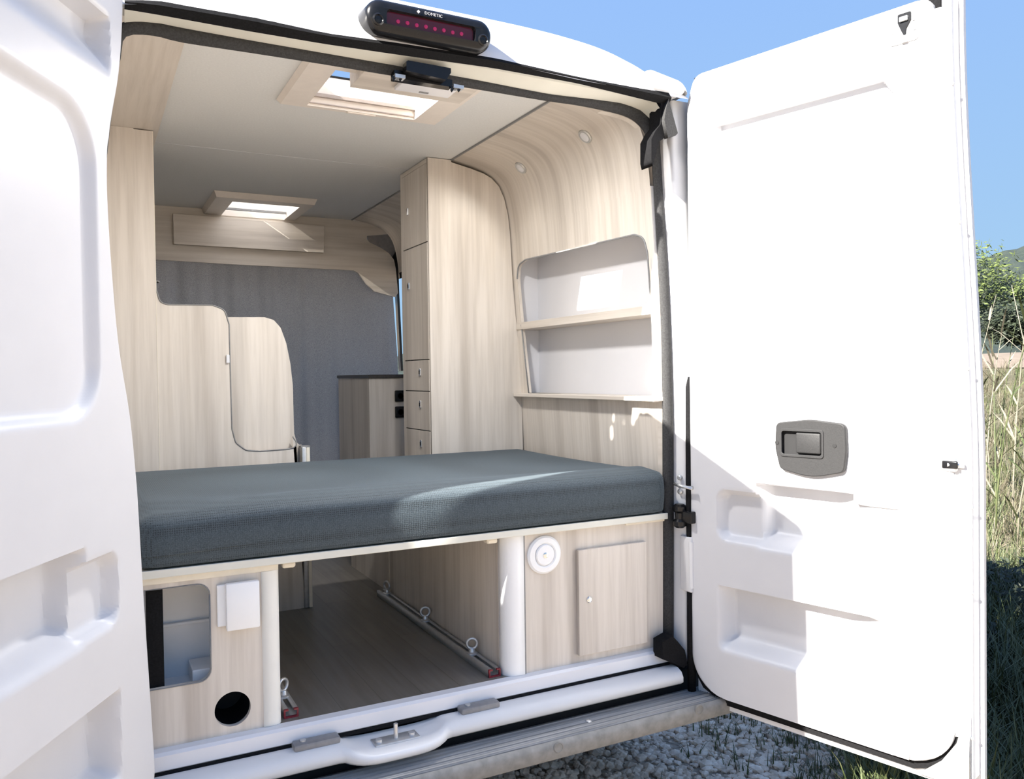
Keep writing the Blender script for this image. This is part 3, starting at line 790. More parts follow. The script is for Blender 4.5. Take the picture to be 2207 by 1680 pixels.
# niche box
nb = root('wall_niche', 'white lined niche with a wooden shelf in the right wall above the bed', 'niche', (.80, .5, .845), kind='structure')
ny0, ny1 = .020, 1.03
raw('niche_back', [(.862, ny0, .83), (.862, ny1, .83), (.862, ny1, 1.46), (.862, ny0, 1.46)], [(0, 1, 2, 3)], WGLOSS, nb)
raw('niche_side', [(.735, ny1, .83), (.862, ny1, .83), (.862, ny1, 1.46), (.735, ny1, 1.46)], [(0, 1, 2, 3)], WGLOSS, nb)
raw('niche_side', [(.735, ny0, .83), (.862, ny0, .83), (.862, ny0, 1.46), (.735, ny0, 1.46)], [(0, 1, 2, 3)], WGLOSS, nb)
raw('niche_top', [(.73, ny0, 1.46), (.862, ny0, 1.46), (.862, ny1, 1.46), (.73, ny1, 1.46)], [(0, 1, 2, 3)], WGLOSS, nb)
p3 = [RWp(*p)[2] for p in nich]; nl3 = [O_+Vector((0, 1, 0))*a+up*b for a, b in nl]
tube('niche_edging', [p-NP*.001 for p in nl3[:-14]] if False else [p-NP*.001 for p in nl3], .0035, EDGE, nb, 6)
box('niche_shelf', .742, .862, ny0+.002, ny1-.002, 1.131, 1.162, WY, nb, .001)
box('niche_sill', .722, .862, -.004, 1.018, .833, .848, WY, nb, .002)
# wall strip in front of the niche (towards the opening)
rj = [p for p in SEAL_IN if p.x > .5 and p.z > -.03]
a = [Vector((p.x+.004, .004, p.z)) for p in rj]; b = [Vector((p.x+.004, .03, p.z)) for p in rj]
strip('wall_edging', a, b, WY, wr, 0)
# the wall face that returns from the seal to the cove at the top right corner
struct(box('wall_left', -.95, -.935, .02, 2.5, 0, 1.86, WZ, None, 0), 'pale ash left wall hidden behind the open left door', 'wall')
o = box('trim_3', -.93, -.722, .03, 1.43, 1.838, 1.86, WY, None, .001); struct(o, 'ash laminate soffit strip along the left ceiling edge', 'trim')
# front bulkhead (header over the cab curtain)
BY = 2.52
bt = [(300, 436), (757, 475), (800, 479), (880, 486), (880, 535), (862, 556), (850, 562), (835, 545), (812, 530), (796, 522), (790, 512), (791, 507), (880, 500), (880, 470), (757, 470)]
bp_ = [(331-118, 428), (757, 474.5), (900, 486), (900, 500), (791, 508), (790, 515), (797, 523), (822, 535), (838, 546), (849, 560), (853, 580), (858, 632), (852, 640), (838, 637), (806, 628), (790, 612), (772, 588), (762, 583), (700, 580), (500, 570), (331-118, 552)]
P = [W(x, y, 'y', BY) for x, y in bp_]
o = plate('wall_front', [[(p.x, p.z) for p in P]], (0, BY+.016, 0), (1, 0, 0), (0, 0, 1), .016, WX); struct(o, 'ash laminate header board above the grey cab curtain', 'wall')
P = [W(x, y, 'y', BY-.03) for x, y in [(373, 460), (700, 487), (698, 545), (375, 526)]]
plate('raised_panel', [[(p.x, p.z) for p in P]], (0, BY-.001, 0), (1, 0, 0), (0, 0, 1), .028, WX, o, .001)
# cab pillar in black with grey headliner
cp = root('cab_pillar', 'black door pillar trim beside the cab curtain with grey headliner above', 'pillar', (.72, 2.6, 1.0), kind='structure')
P = [W(x, y, 'y', 2.60) for x, y in [(846, 556), (866, 522), (880, 505), (880, 540), (862, 545), (858, 560), (861, 640), (869, 800), (864, 800), (856, 640)]]
plate('pillar_trim', [[(p.x, p.z) for p in P]], (0, 2.64, 0), (1, 0, 0), (0, 0, 1), .04, BLACK, cp)
P = [W(x, y, 'y', 2.62) for x, y in [(788, 500), (900, 490), (900, 515), (866, 524), (850, 562), (820, 548), (795, 530)]]
plate('headliner', [[(p.x, p.z) for p in P]], (0, 2.65, 0), (1, 0, 0), (0, 0, 1), .03, FLAP, cp)
P = [W(x, y, 'y', 2.63) for x, y in [(857, 570), (863, 575), (865, 600), (859, 602)]]
plate('belt_anchor', [[(p.x, p.z) for p in P]], (0, 2.63, 0), (1, 0, 0), (0, 0, 1), .02, BLACK, cp)
# curtain
cu = []
nxx, nzz = 150, 60; vs = []; fs = []
for j in range(nzz+1):
    z = -.0+1.70*j/nzz
    for i in range(nxx+1):
        x = -.932+1.657*i/nxx
        f_ = (.012*math.sin(x*34+.6*math.sin(x*9))+.006*math.sin(x*71+1))*(.5+.5*j/nzz)*(1-.7*sst(.1, .4, x))
        sag = .07*sst(.45, .72, x)*math.sin(z*5+x*9)
        vs.append((x, 2.60+f_+sag*.5-.02*sst(.5, .73, x), z-(.12*sst(.42, .72, x)*sst(1.3, 1.65, z))))
for j in range(nzz):
    for i in range(nxx): fs.append((j*(nxx+1)+i, j*(nxx+1)+i+1, (j+1)*(nxx+1)+i+1, (j+1)*(nxx+1)+i))
o = raw('cab_curtain', vs, fs, CURT, None, True); tag(o, 'grey felt curtain closing off the cab below the ash header', 'curtain')

# ------------------------------------------------------------------ roof hatches
def hatch(i, lab, x0, x1, y0, y1, ix0, ix1, iy0, iy1, zlow, bar_y, lid):
    h = root('roof_hatch', lab, 'roof hatch', ((x0+x1)/2, (y0+y1)/2, ZC), 'roof hatches in the ceiling')
    # inner frame: sloped collar between outer outline at the ceiling and lower face
    vs = []; e_ = .012
    rows = [(x0, x1, y0, y1, ZC-.0008), (x0+e_, x1-e_, y0+e_, y1-e_, zlow), (ix0, ix1, iy0, iy1, zlow), (ix0+.002, ix1-.002, iy0+.002, iy1-.002, 1.950)]
    for a, b, c, d, z in rows: vs += [(a, c, z), (b, c, z), (b, d, z), (a, d, z)]
    fs = [(4*r+k, 4*r+(k+1) % 4, 4*r+4+(k+1) % 4, 4*r+4+k) for r in range(3) for k in range(4)]
    raw('frame', vs, fs, BEIGE, h)
    # blind cassette bar and guide lines
    box('blind_bar', ix0, ix1, bar_y, bar_y+.012, (zlow+.03 if lid else zlow+.02), (zlow+.042 if lid else zlow+.032), EDGE if not lid else BARB, h, .001)
    if lid: box('blind_guide', ix0, ix1, iy1-.006, iy1, zlow+.008, zlow+.011, BARB, h, .0)
    box('blind_handle', (ix0+ix1)/2-.05, (ix0+ix1)/2+.05, y1-.030, y1-.018, zlow-.004, zlow+.001, BEIGE, h, .001)
    tube('rim_seal', [(ix0, iy0, 1.950), (ix1, iy0, 1.950), (ix1, iy1, 1.950), (ix0, iy1, 1.950), (ix0, iy0, 1.950)], .005, RUBBER, h, 6)
    bm = bmesh.new(); zr = 1.97+lid
    q = [(ix0-.02, iy0-.01, 1.975), (ix1+.02, iy0-.01, 1.975), (ix1+.02, iy1+.02, zr), (ix0-.02, iy1+.02, zr)]
    vv = [bm.verts.new(p) for p in q]; bm.faces.new(vv); frombm('pane', bm, MILK if lid else MILK2, h)
    return h
hatch(1, 'large square roof hatch near the rear with a strip of blue sky', -.395, .180, .10, .56, -.300, .080, .175, .525, 1.843, .510, .26)
hatch(2, 'smaller roof hatch far back above the header panel, fully white', -.395, .115, 2.03, 2.58, -.295, .045, 2.125, 2.515, 1.83, 2.44, .0)
# box beam with white lamp at the opening end of the big hatch
bmm = root('ceiling_lamp', 'flat white ceiling lamp on an ash block beside the rear hatch', 'lamp', (.02, .1, 1.83))
P = [W(x, y, 'y', .12) for x, y in ((775, 150), (1018, 200))]
box('lamp_block', P[0].x, P[1].x, .05, .22, 1.815, ZC-.001, WX, bmm, .001)
P2 = [W(x, y, 'z', 1.812) for x, y in ((858, 180), (955, 196))]
box('lamp_lens', P2[0].x, P2[1].x+.03, .085, .155, 1.803, 1.815, WGLOSS, bmm, .003)
box('lamp_switch', (P2[0].x+P2[1].x)/2, (P2[0].x+P2[1].x)/2+.03, .13, .140, 1.801, 1.804, EDGE, bmm, .001)
_l = bpy.data.lights.new('lamp_fill', 'AREA'); _l.shape = 'RECTANGLE'; _l.size = .12; _l.size_y = .07; _l.energy = 6; _l.color = (1, .97, .93)  # added fill light to lift the interior; the lamp itself is off
_o = bpy.data.objects.new('lamp_fill', _l); COL.objects.link(_o); _o.parent = bmm; _o.location = Vector(((P2[0].x+P2[1].x)/2, .12, 1.800))-bmm.location
# two spot lights on the cove
def covep(px, py):
    d = ray(px, py); best = None
    for a_, b_ in zip(cv, cv[1:]):
        e2 = b_-a_; n = Vector((e2.z, 0, -e2.x)).normalized(); t = (a_-CAM).dot(n)/d.dot(n); p = CAM+d*t
        u = (p-Vector((a_.x, p.y, a_.z))).dot(e2)/e2.length_squared
        if -.02 <= u <= 1.02: best = (p, n if n.x < 0 or n.z < 0 else -n)
    return best
for (px, py), lab in (((1262, 293), 'round white spotlight on the cove, nearest the opening'), ((1123, 361), 'round white spotlight on the cove above the tall cupboard side')):
    r_ = covep(px, py)
    if r_ is None: r_ = (WP(px, py, (.64, 0, 1.80), Vector((-.6, 0, -.8))), Vector((-.6, 0, -.8)))
    p, n = r_
    if n.x > 0: n = -n
    t = root('spotlight', lab, 'spotlight', tuple(p), 'spotlights on the cove')
    lathe('lamp_ring', p-n*.004, tuple(n), [(.029, 0), (.029, .008), (.026, .012), (.020, .012), (.019, .006)], ALU, t)
    _l = bpy.data.lights.new('spot_fill', 'SPOT'); _l.energy = 1.0; _l.spot_size = 2.4; _l.spot_blend = .6; _l.shadow_soft_size = .02; _l.color = (1, .96, .9); _o = bpy.data.objects.new('spot_fill', _l); COL.objects.link(_o); _o.parent = t; _o.location = n*.02; _o.rotation_euler = (n+Vector((0,0,-.3))).to_track_quat('-Z', 'Y').to_euler()  # added fill glow, the spotlight fixture is unlit
    lathe('lamp_lens', p+n*.002, tuple(n), [(.0195, 0), (.0195, .006), (.012, .009), (.002, .010)], WGLOSS, t)

# ------------------------------------------------------------------ tall cupboard on the right
tc = root('tall_cupboard', 'tall ash laminate cupboard reaching the ceiling right of the aisle', 'cupboard', (.55, 1.2, 0))
fx = .328
prof = [(fx, 0), (.752, 0), (.752, .45), (.768, .60), (.762, .95), (.728, 1.32), (.717, 1.56), (.708, 1.64), (.690, 1.715), (.665, 1.765), (.63, 1.797), (.59, 1.815), (.53, 1.83), (.437, 1.848), (.437, 1.857), (fx, 1.857)]
plate('side_panel', [prof], (0, 1.034, 0), (1, 0, 0), (0, 0, 1), .014, WZ, tc, .0)
plate('side_panel', [prof], (0, 1.36, 0), (1, 0, 0), (0, 0, 1), .014, WZ, tc, .0)
box('carcass', fx+.018, .70, 1.035, 1.345, .02, 1.70, WZ, tc, 0)
box('face_frame', fx-.0005, fx+.012, 1.335, 1.360, .0, 1.857, WZ, tc, .001)
box('top_rail', fx-.0005, fx+.012, 1.034, 1.335, 1.838, 1.857, WY, tc, .001)
rows = [(1.505, 1.836, 'door'), (1.003, 1.501, 'door'), (.866, .999, 'drawer'), (.695, .862, 'drawer'), (.46, .691, 'drawer'), (.02, .456, 'door')]
for a, b, kd in rows:
    d_ = box('cupboard_door' if kd == 'door' else 'drawer_front', fx-.002, fx+.014, 1.036, 1.333, a, b, WZ, tc, .0012)
    y = 1.262 if kd == 'door' else 1.139
    z = {1.505: 1.67, 1.003: 1.336, .866: .947, .695: .806, .46: .633}.get(a)
    if z:
        l = box('push_lock', fx-.007, fx+.0, y-.008, y+.008, z-.016, z+.016, CHROME, d_, .002)
        box('lock_button', fx-.0085, fx-.006, y-.004, y+.004, z-.008, z+.008, BLACK, d_, 0) if z < 1.6 else None
box('backing', fx+.002, fx+.018, 1.036, 1.335, .02, 1.84, DARK, tc, 0)

# ------------------------------------------------------------------ kitchen block beyond
kb = root('kitchen_unit', 'kitchen unit end beyond the tall cupboard with a dark worktop', 'kitchen unit', (.55, 2.1, 0))
box('end_panel', .334, .80, 1.90, 1.916, 0, .922, WZ, kb, .001)
box('carcass', .334, .80, 1.917, 2.48, 0, .922, WZ, kb, .001)
box('worktop', .328, .81, 1.885, 2.49, .923, .941, WTOP, kb, .003)
for z, lab in ((.826, 'upper black socket on the kitchen unit end panel'), (.741, 'lower black socket on the kitchen unit end panel')):
    t = root('wall_socket', lab, 'socket', (.495, 1.9, z), 'black sockets on the kitchen unit')
    bm = bmesh.new(); bbox(bm, .472, .532, 1.888, 1.899, z-.030, z+.030, .006, 3); autosmooth(frombm('socket_plate', bm, BLACK, t))
    lathe('socket_well', (.502, 1.889, z), (0, -1, 0), [(.018, 0), (.018, .0025), (.015, .0025), (.014, .001)], BLACK, t, 24)

# ------------------------------------------------------------------ left tall panel, curved partition and flap
lw = root('wardrobe', 'tall ash laminate wardrobe end panel at the left behind the mattress', 'wardrobe', (-.82, 1.03, 0))
plate('end_panel', [[(-.93, 0), (-.743, 0), (-.743, 1.834), (-.805, 1.834), (-.807, 1.8375), (-.93, 1.8375)]], (0, 1.036, 0), (1, 0, 0), (0, 0, 1), .016, WZ, lw, .0)
box('edge_band', -.7435, -.741, 1.02, 1.036, .0, 1.834, CREAM, lw, .0)
box('carcass', -.884, -.745, 1.04, 1.42, .0, 1.834, WZ, lw, 0)
PY = 1.08
pp = [W(x, y, 'y', PY) for x, y in [(336, 600), (336, 622), (345, 652), (362, 657), (458, 658), (484, 668), (494, 700), (496, 790), (500, 925), (508, 955), (530, 971), (560, 973), (652, 966)]]
base = [(pp[-1].x, 0), (-.78, 0), (-.78, pp[0].z)]
pw = plate('partition_board', [fillet([(p.x, p.z) for p in pp], .03, 4)+base], (0, PY+.016, 0), (1, 0, 0), (0, 0, 1), .016, WZ, None, 0)
pt = root('curved_partition', 'ash laminate partition with stepped curved top right of the wardrobe panel', 'partition', (-.5, PY, 0))
pw.parent = pt; pw.data.transform(Matrix.Translation(-pt.location))
tube('edge_trim', [Vector((p[0], PY-.0005, p[1])) for p in fillet([(p.x, p.z) for p in pp], .03, 4)], .0025, EDGE, pt, 6)
lt = W(491, 774, 'y', PY-.004); box('push_catch', lt.x-.006, lt.x+.006, PY-.010, PY+.001, lt.z-.016, lt.z+.016, WGLOSS, pt, .002)
rp = W(659, 980, 'y', PY)
box('metal_post', rp.x-.018, rp.x+.002, PY-.012, PY+.03, 0, .652, ALU, pt, .006, smooth=True)
box('post_cap', rp.x-.02, rp.x+.018, PY-.004, PY+.034, .648, .655, EDGE, pt, .001)
box('post_board', rp.x+.003, rp.x+.016, PY-.004, PY+.03, 0, .650, CREAM, pt, .001)
QY = 1.12
qq = [W(x, y, 'y', QY) for x, y in [(440, 684), (570, 684), (590, 690), (605, 707), (617, 740), (626, 785), (631, 830), (633, 900), (634, 935), (640, 955), (655, 966)]]
fp = plate('fold_flap', [fillet([(p.x, p.z) for p in qq], .015, 3)+[(qq[-1].x, .30), (qq[0].x, .30)]], (0, QY+.016, 0), (1, 0, 0), (0, 0, 1), .016, WZ, None, 0)
tag(fp, 'rounded ash laminate panel standing behind the curved partition cutout', 'panel')

# ================================================================== BED
bed_b = root('bed_board', 'cream edged bed base board carrying the mattress', 'bed base', (-.05, .5, .44))
box('board', -.87, .755, -.024, 1.0, .440, .4545, CREAM, bed_b, .002)
box('front_lip', -.872, .757, -.030, -.0235, .436, .457, JAMB, bed_b, .002)
for px, py in ((620, 1200), (1056, 1160)):
    p = W(px, py, 'y', .03)
    b_ = box('support_cleat', p.x-.05, p.x+.022, .02, .05, .428, .441, CREAM, bed_b, .002)
    box('cleat_clip', p.x-.018, p.x+.018, .012, .045, .413, .430, CREAM, b_, .006)
bm = bmesh.new(); bbox(bm, -.873, .752, -.030, 1.0, .4565, .602, .0)
bmesh.ops.subdivide_edges(bm, edges=bm.edges[:], cuts=44, use_grid_fill=True)
for v_ in bm.verts:
    x, y, z = v_.co
    # rounded edges
    cx0, cx1, cy0, cy1, cz0, cz1, r = -.873, .752, -.030, 1.0, .4565, .602, .030
    q = Vector((min(max(x, cx0+r), cx1-r), min(max(y, cy0+r*1.3), cy1-r), min(max(z, cz0+.012), cz1-r)))
    d = v_.co-q; rr = Vector((r, r*1.3 if y < .5 else r, r if z > .53 else .012))
    if d.length > 1e-6:
        e2 = Vector((d.x/rr.x, d.y/rr.y, d.z/rr.z)); L = e2.length
        if L > 1: v_.co = q+Vector((d.x/L, d.y/L, d.z/L))
    t = (x+.873)/1.625
    if z > .5: v_.co.z += .006*math.sin(t*PI*1.4+.5)*math.sin(max(0, y)*PI) - .012*sst(.25, 0, t)*sst(.2, .0, y)+.008*math.exp(-((y-.07)/.05)**2)*sst(.0, .3, t)
    if y < .02: v_.co.y -= .010*math.sin(max(0, min(1, (z-.4565)/.145))*PI)
mt = frombm('mattress', bm, FABRIC, None, True); tag(mt, 'dark charcoal mesh-covered mattress on the raised bed', 'mattress')

# ================================================================== FRONT CABINETS UNDER THE BED
lc = root('left_cabinet', 'ash laminate storage box under the left end of the bed', 'cabinet', (-.7, .2, 0))
hole = rrect(-.858, -.705, .150, .403, .030, 5, (1, 0, 0, 1))
plate('front_panel', [[(-.872, -.002), (-.573, -.002), (-.573, .432), (-.872, .432)], hole, circ(-.653, .064, .0455)], (0, .014, 0), (1, 0, 0), (0, 0, 1), .016, WZ, lc, 0)
tube('hole_edging', [Vector((x, -.0025, z)) for x, z in hole+hole[:1]], .002, EDGE, lc, 6)
box('top_rail', -.872, -.530, -.006, .016, .416, .434, CREAM, lc, .002)
bm = bmesh.new()
vv = []
for (x, y) in [(-.575, .02), (-.575, -.006)]+[(-.550+.023*math.sin(a), .014-.020*math.cos(a)) for a in [k*PI/2/8 for k in range(9)]]+[(-.527, .05), (-.535, .05), (-.537, .02)]:
    vv.append((x, y))
plate('corner_post', [vv], (0, 0, .0), (1, 0, 0), (0, 1, 0), .416, CREAMW, lc, 0)
box('side_wall', -.545, -.530, .05, 1.06, .0, .432, WZ, lc, 0)
# white lining inside
raw('lining', [(-.868, .16, .10), (-.60, .16, .10), (-.60, .16, .43), (-.868, .16, .43)], [(0, 1, 2, 3)], LINING, lc)
raw('lining', [(-.63, .016, .10), (-.63, .30, .10), (-.63, .30, .43), (-.63, .016, .43)], [(0, 1, 2, 3)], LINING, lc)
raw('lining', [(-.868, .016, .12), (-.62, .016, .12), (-.62, .30, .12), (-.868, .30, .12)], [(0, 1, 2, 3)], LINING, lc)
box('lining_ledge', -.81, -.63, .145, .16, .262, .27, LINING, lc, .002)
box('lining_step', -.745, -.632, .05, .15, .12, .165, LINING, lc, .003)
box('dark_tank', -.866, -.815, .016, .10, .125, .43, RUBBER, lc, .002)
cpipe = bmesh.new(); cyl(cpipe, (-.653, .015, .064), (-.653, .14, .064), .0455, n=40, caps=False); 
frombm('duct_sleeve', cpipe, BLACK, lc, True)
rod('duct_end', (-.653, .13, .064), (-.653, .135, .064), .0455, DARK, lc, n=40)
# white control boxes
wb = root('socket_box', 'white double socket box screwed on the left cabinet front', 'socket box', (-.636, -.01, .34))
box('back_plate', -.688, -.600, -.012, -.003, .287, .396, BRIGHT, wb, .003)
box('front_cover', -.668, -.584, -.030, -.011, .277, .400, BRIGHT, wb, .004, smooth=True)
box('cover_notch', -.612, -.584, -.026, -.008, .290, .300, BRIGHT, wb, .002)

rc = root('right_cabinet', 'ash laminate storage box under the right end of the bed', 'cabinet', (.45, .2, 0))
plate('front_panel', [[(.212, -.002), (.762, -.002), (.762, .434), (.212, .434)]], (0, .014, 0), (1, 0, 0), (0, 0, 1), .016, WZ, rc, 0)
box('top_rail', .60, .762, -.007, .016, .425, .437, CREAM, rc, .002)
d_ = box('cabinet_door', .407, .675, -.018, -.003, .026, .366, WZ, rc, .0015)
lathe('knob', W(1270, 1293, 'y', -.018), (0, -1, 0), [(.010, 0), (.010, .003), (.0085, .004), (.0075, .0025), (.0065, .004), (.002, .0045)], CHROME, d_, 24)
# white rounded post
vv = [(.156, .06), (.150, .03)]+[(.190-.040*math.cos(a), .030-.038*math.sin(a)) for a in [k*PI/2/10 for k in range(11)]]+[(.214, -.008), (.214, .012), (.165, .06)]
plate('corner_post', [vv], (0, 0, .0), (1, 0, 0), (0, 1, 0), .432, BRIGHT, rc, 0)
box('edge_strip', .2135, .2195, -.006, -.0015, .0, .432, EDGE, rc, 0)
box('side_wall', .152, .168, .05, 1.085, 0, .437, WZ, rc, 0)
box('side_joint', .1505, .153, 1.084, 1.088, 0, .437, CREAM, rc, 0)
box('rear_side_wall', .166, .182, 1.088, 1.70, 0, .437, WZ, rc, 0)
vc = root('vent_cover', 'round white vent cap with a small catch on the right cabinet front', 'vent cap', (.295, -.01, .36))
c_ = W(1175, 1197, 'y', -.012)
lathe('flange', c_+Vector((0, .011, 0)), (0, -1, 0), [(.060, 0), (.060, .006), (.054, .011), (.040, .012), (.036, .009), (.035, .006), (.003, .006)], BRIGHT, vc, 48)
lathe('cap', c_+Vector((0, .006, 0)), (0, -1, 0), [(.033, 0), (.033, .006), (.030, .009), (.003, .0095)], BRIGHT, vc, 40)
lathe('catch', c_+Vector((0, -.003, 0)), (0, -1, 0), [(.009, 0), (.009, .002), (.006, .003), (.001, .003)], CHROME, vc, 20)

# ------------------------------------------------------------------ lashing rails and eye bolts
def rail(x, y0, y1, lab):
    r = root('lashing_rail', lab, 'rail', (x, (y0+y1)/2, 0), 'aluminium lashing rails on the floor')
    w_, h_ = .019, .024
    sec = [(-w_, 0), (w_, 0), (w_, h_), (.007, h_), (.007, h_-.004), (w_-.004, h_-.004), (w_-.004, .004), (-w_+.004, .004), (-w_+.004, h_-.004), (-.007, h_-.004), (-.007, h_), (-w_, h_)]
    plate('profile', [[(x+a, b) for a, b in sec]], (0, y1, 0), (1, 0, 0), (0, 0, 1), y1-y0, ALU, r, 0)
    sc2 = [(a*1.03, b) for a, b in sec]
    plate('end_cap', [[(x+a, b) for a, b in sc2]], (0, y0-.0005, 0), (1, 0, 0), (0, 0, 1), .008, RED, r, 0)
    return r
rail(.122, .026, 1.11, 'aluminium lashing rail with red end cap along the right side wall')
rail(-.497, .030, 1.05, 'aluminium lashing rail with red end cap behind the left white post')
def eye(x, y, lab, rot=.5):
    t = root('eye_bolt', lab, 'eye bolt', (x, y, .024), 'steel eye bolts in the floor rails')
    lathe('collar', (x, y, .022), (0, 0, 1), [(.018, 0), (.018, .005), (.011, .008), (.010, .016), (.008, .020)], STEEL, t, 24)
    bm = bmesh.new(); torus(bm, (x, y, .022+.018+.0165), (math.sin(rot), -math.cos(rot), 0), .0165, .0048); frombm('ring', bm, STEEL, t, True)
p = W(1037, 1418, 'z', .024); eye(.122, .185, 'steel eye bolt nearest the red cap of the right rail', -.4)
eye(.122, .60, 'steel eye bolt midway along the right rail', -.3)
eye(.122, 1.035, 'steel eye bolt at the far end of the right rail', -1.2)
eye(-.497, .125, 'steel eye bolt half hidden by the left white post', .6)

# ================================================================== OUTSIDE
GZ = -.52
# gravel ground
GR = mat('dry_gravel', (.32, .29, .25), .9)
v = coords(GR); vo = N(GR, 'ShaderNodeTexVoronoi'); vo.inputs['Scale'].default_value = 38; GR.node_tree.links.new(v, vo.inputs['Vector'])
n1_ = noise(GR, v, 6, 6, .7); n2_ = noise(GR, v, 60, 4, .7)
cA = ramp(GR, vo.outputs['Color'], [(.1, (.27, .22, .17)), (.5, (.43, .35, .27)), (.95, (.60, .51, .41))])
cB = ramp(GR, n1_.outputs[0], [(.35, (.62, .60, .55)), (.65, (1.0, .98, .95))])
setcol(GR, mix(GR, cA, cB, .9)); bump(GR, vo.outputs['Distance'], .9, .02)
nx = 90; vs = []; fs = []
def gh(x, y):
    return GZ+.012*math.sin(x*3.1+y*1.7)+.010*math.sin(x*7.3-y*5.1)+(.0 if math.hypot(x, y) < 5 else .01*min(60, math.hypot(x, y)-5)*.3)
S_ = [-200, -100, -50, -25, -14, -9]+[-6+.2*i for i in range(0, 71)]+[8.5, 10, 12, 15, 20, 30, 50, 90, 160, 260]
for y in S_:
    for x in S_: vs.append((x, y, gh(x, y)))
k = len(S_)
for j in range(k-1):
    for i in range(k-1): fs.append((j*k+i, j*k+i+1, (j+1)*k+i+1, (j+1)*k+i))
o = raw('ground', vs, fs, GR, None, True); tag(o, 'dry gravel ground behind and under the van', 'ground', kind='structure')

FD = Vector((.848, .530, 0))
def fz(x, y):
    t = (Vector((x, y, 0))-Vector((CAM.x, CAM.y, 0))).dot(FD)
    return gh(x, y)+1.75*sst(10, 33, t)
def leafmat(name, c1, c2, c3):
    m = mat(name, c1, .6); v = coords(m); n = noise(m, v, 9, 3); n2 = noise(m, v, .9, 2)
    c = ramp(m, n.outputs[0], [(.3, c1), (.5, c2), (.72, c3)]); setcol(m, mix(m, c, ramp(m, n2.outputs[0], [(.3, (.65, .65, .6)), (.6, (1, 1, 1))]), .8)); return m
GL = leafmat('pine_green', (.030, .045, .012), (.085, .115, .028), (.15, .18, .05))
GD = leafmat('scrub_green', (.012, .020, .011), (.024, .034, .018), (.045, .055, .028))
GY = leafmat('dry_straw', (.085, .072, .042), (.13, .112, .072), (.19, .17, .125))
GG = leafmat('grass_green', (.035, .052, .018), (.080, .10, .036), (.14, .145, .07))
HILLM = leafmat('hill_scrub', (.018, .028, .018), (.030, .040, .027), (.060, .062, .045))
BARK = speck('grey_bark', (.08, .065, .05), .9, .3, 20)
STRAW2 = speck('pale_dry_stem', (.19, .17, .125), .8, .2, 30)
EARTH = speck('sandy_earth', (.17, .135, .105), .95, .12, 3, .3)

# stones scattered near the bumper (uncountable)
def scatter_stones(n):
    rnd = random.Random(3); tb = bmesh.new(); bmesh.ops.create_icosphere(tb, subdivisions=1, radius=1)
    tv = [v.co.copy() for v in tb.verts]; tf = [[v.index for v in f.verts] for f in tb.faces]; tb.free(); vs = []; fs = []
    for _ in range(n):
        x = rnd.uniform(-.3, 2.4); y = rnd.uniform(-.7, 1.9); r = rnd.uniform(.006, .020)*(1+.3*rnd.random())
        sx, sy, sz = rnd.uniform(.7, 1.3), rnd.uniform(.7, 1.3), rnd.uniform(.45, .8); b = len(vs); g = gh(x, y)+r*.25
        for v in tv: vs.append((x+r*v.x*sx*rnd.uniform(.85, 1.15), y+r*v.y*sy*rnd.uniform(.85, 1.15), g+r*v.z*sz))
        for f in tf: fs.append([b+i for i in f])
    return vs, fs
STONE = mat('pale_stones', (.45, .42, .38), .85)
n = noise(STONE, coords(STONE), 25, 2); setcol(STONE, ramp(STONE, n.outputs[0], [(.3, (.48, .38, .29)), (.5, (.68, .55, .43)), (.7, (.88, .75, .61))]))
o = raw('loose_gravel', *scatter_stones(15000), STONE); tag(o, 'loose pale stones scattered on the ground by the bumper', 'gravel', kind='stuff')

def blades(bm, x, y, z, n, h, spread, rnd, wid=.003):
    for _ in range(n):
        a = rnd.uniform(0, 2*PI); L = h*rnd.uniform(.5, 1.1); le = spread*rnd.uniform(.2, 1); w2 = wid*rnd.uniform(.6, 1.3)
        dx, dy = math.cos(a), math.sin(a); px_, py_ = -dy*w2, dx*w2
        bx, by = x+rnd.gauss(0, .02), y+rnd.gauss(0, .02)
        p = [Vector((bx+dx*le*t*t, by+dy*le*t*t, z+L*(t-.18*t*t*le/max(.01, h)))) for t in (0, .35, .7, 1)]
        vv = []
        for i, q in enumerate(p):
            f_ = 1-i/3.2; vv.append((bm.verts.new(q+Vector((px_*f_, py_*f_, 0))), bm.verts.new(q-Vector((px_*f_, py_*f_, 0)))))
        for (a1, b1), (a2, b2) in zip(vv, vv[1:]): bm.faces.new((a1, b1, b2, a2))
def grassfield(name, spots, m, lab, n, h, sp, seed, wid=.003):
    bm = bmesh.new(); rnd = random.Random(seed)
    for x, y in spots: blades(bm, x, y, fz(x, y), n, h*rnd.uniform(.6, 1.2), sp, rnd, wid)
    me = bpy.data.meshes.new(name); bm.to_mesh(me); bm.free()
    o = link(name, me, m); tag(o, lab, 'grass', kind='stuff'); return o
rnd = random.Random(11)
sp1 = [(rnd.uniform(.6, 2.9), rnd.uniform(-1.1, 1.6)) for _ in range(1500)]
sp1 = [p for p in sp1 if rnd.random() < .02+.98*sst(.9, 1.7, p[0]-.15*p[1])]
grassfield('short_grass', sp1, GG, 'short thin grass tufts growing through the gravel below the right door', 9, .09, .06, 1)
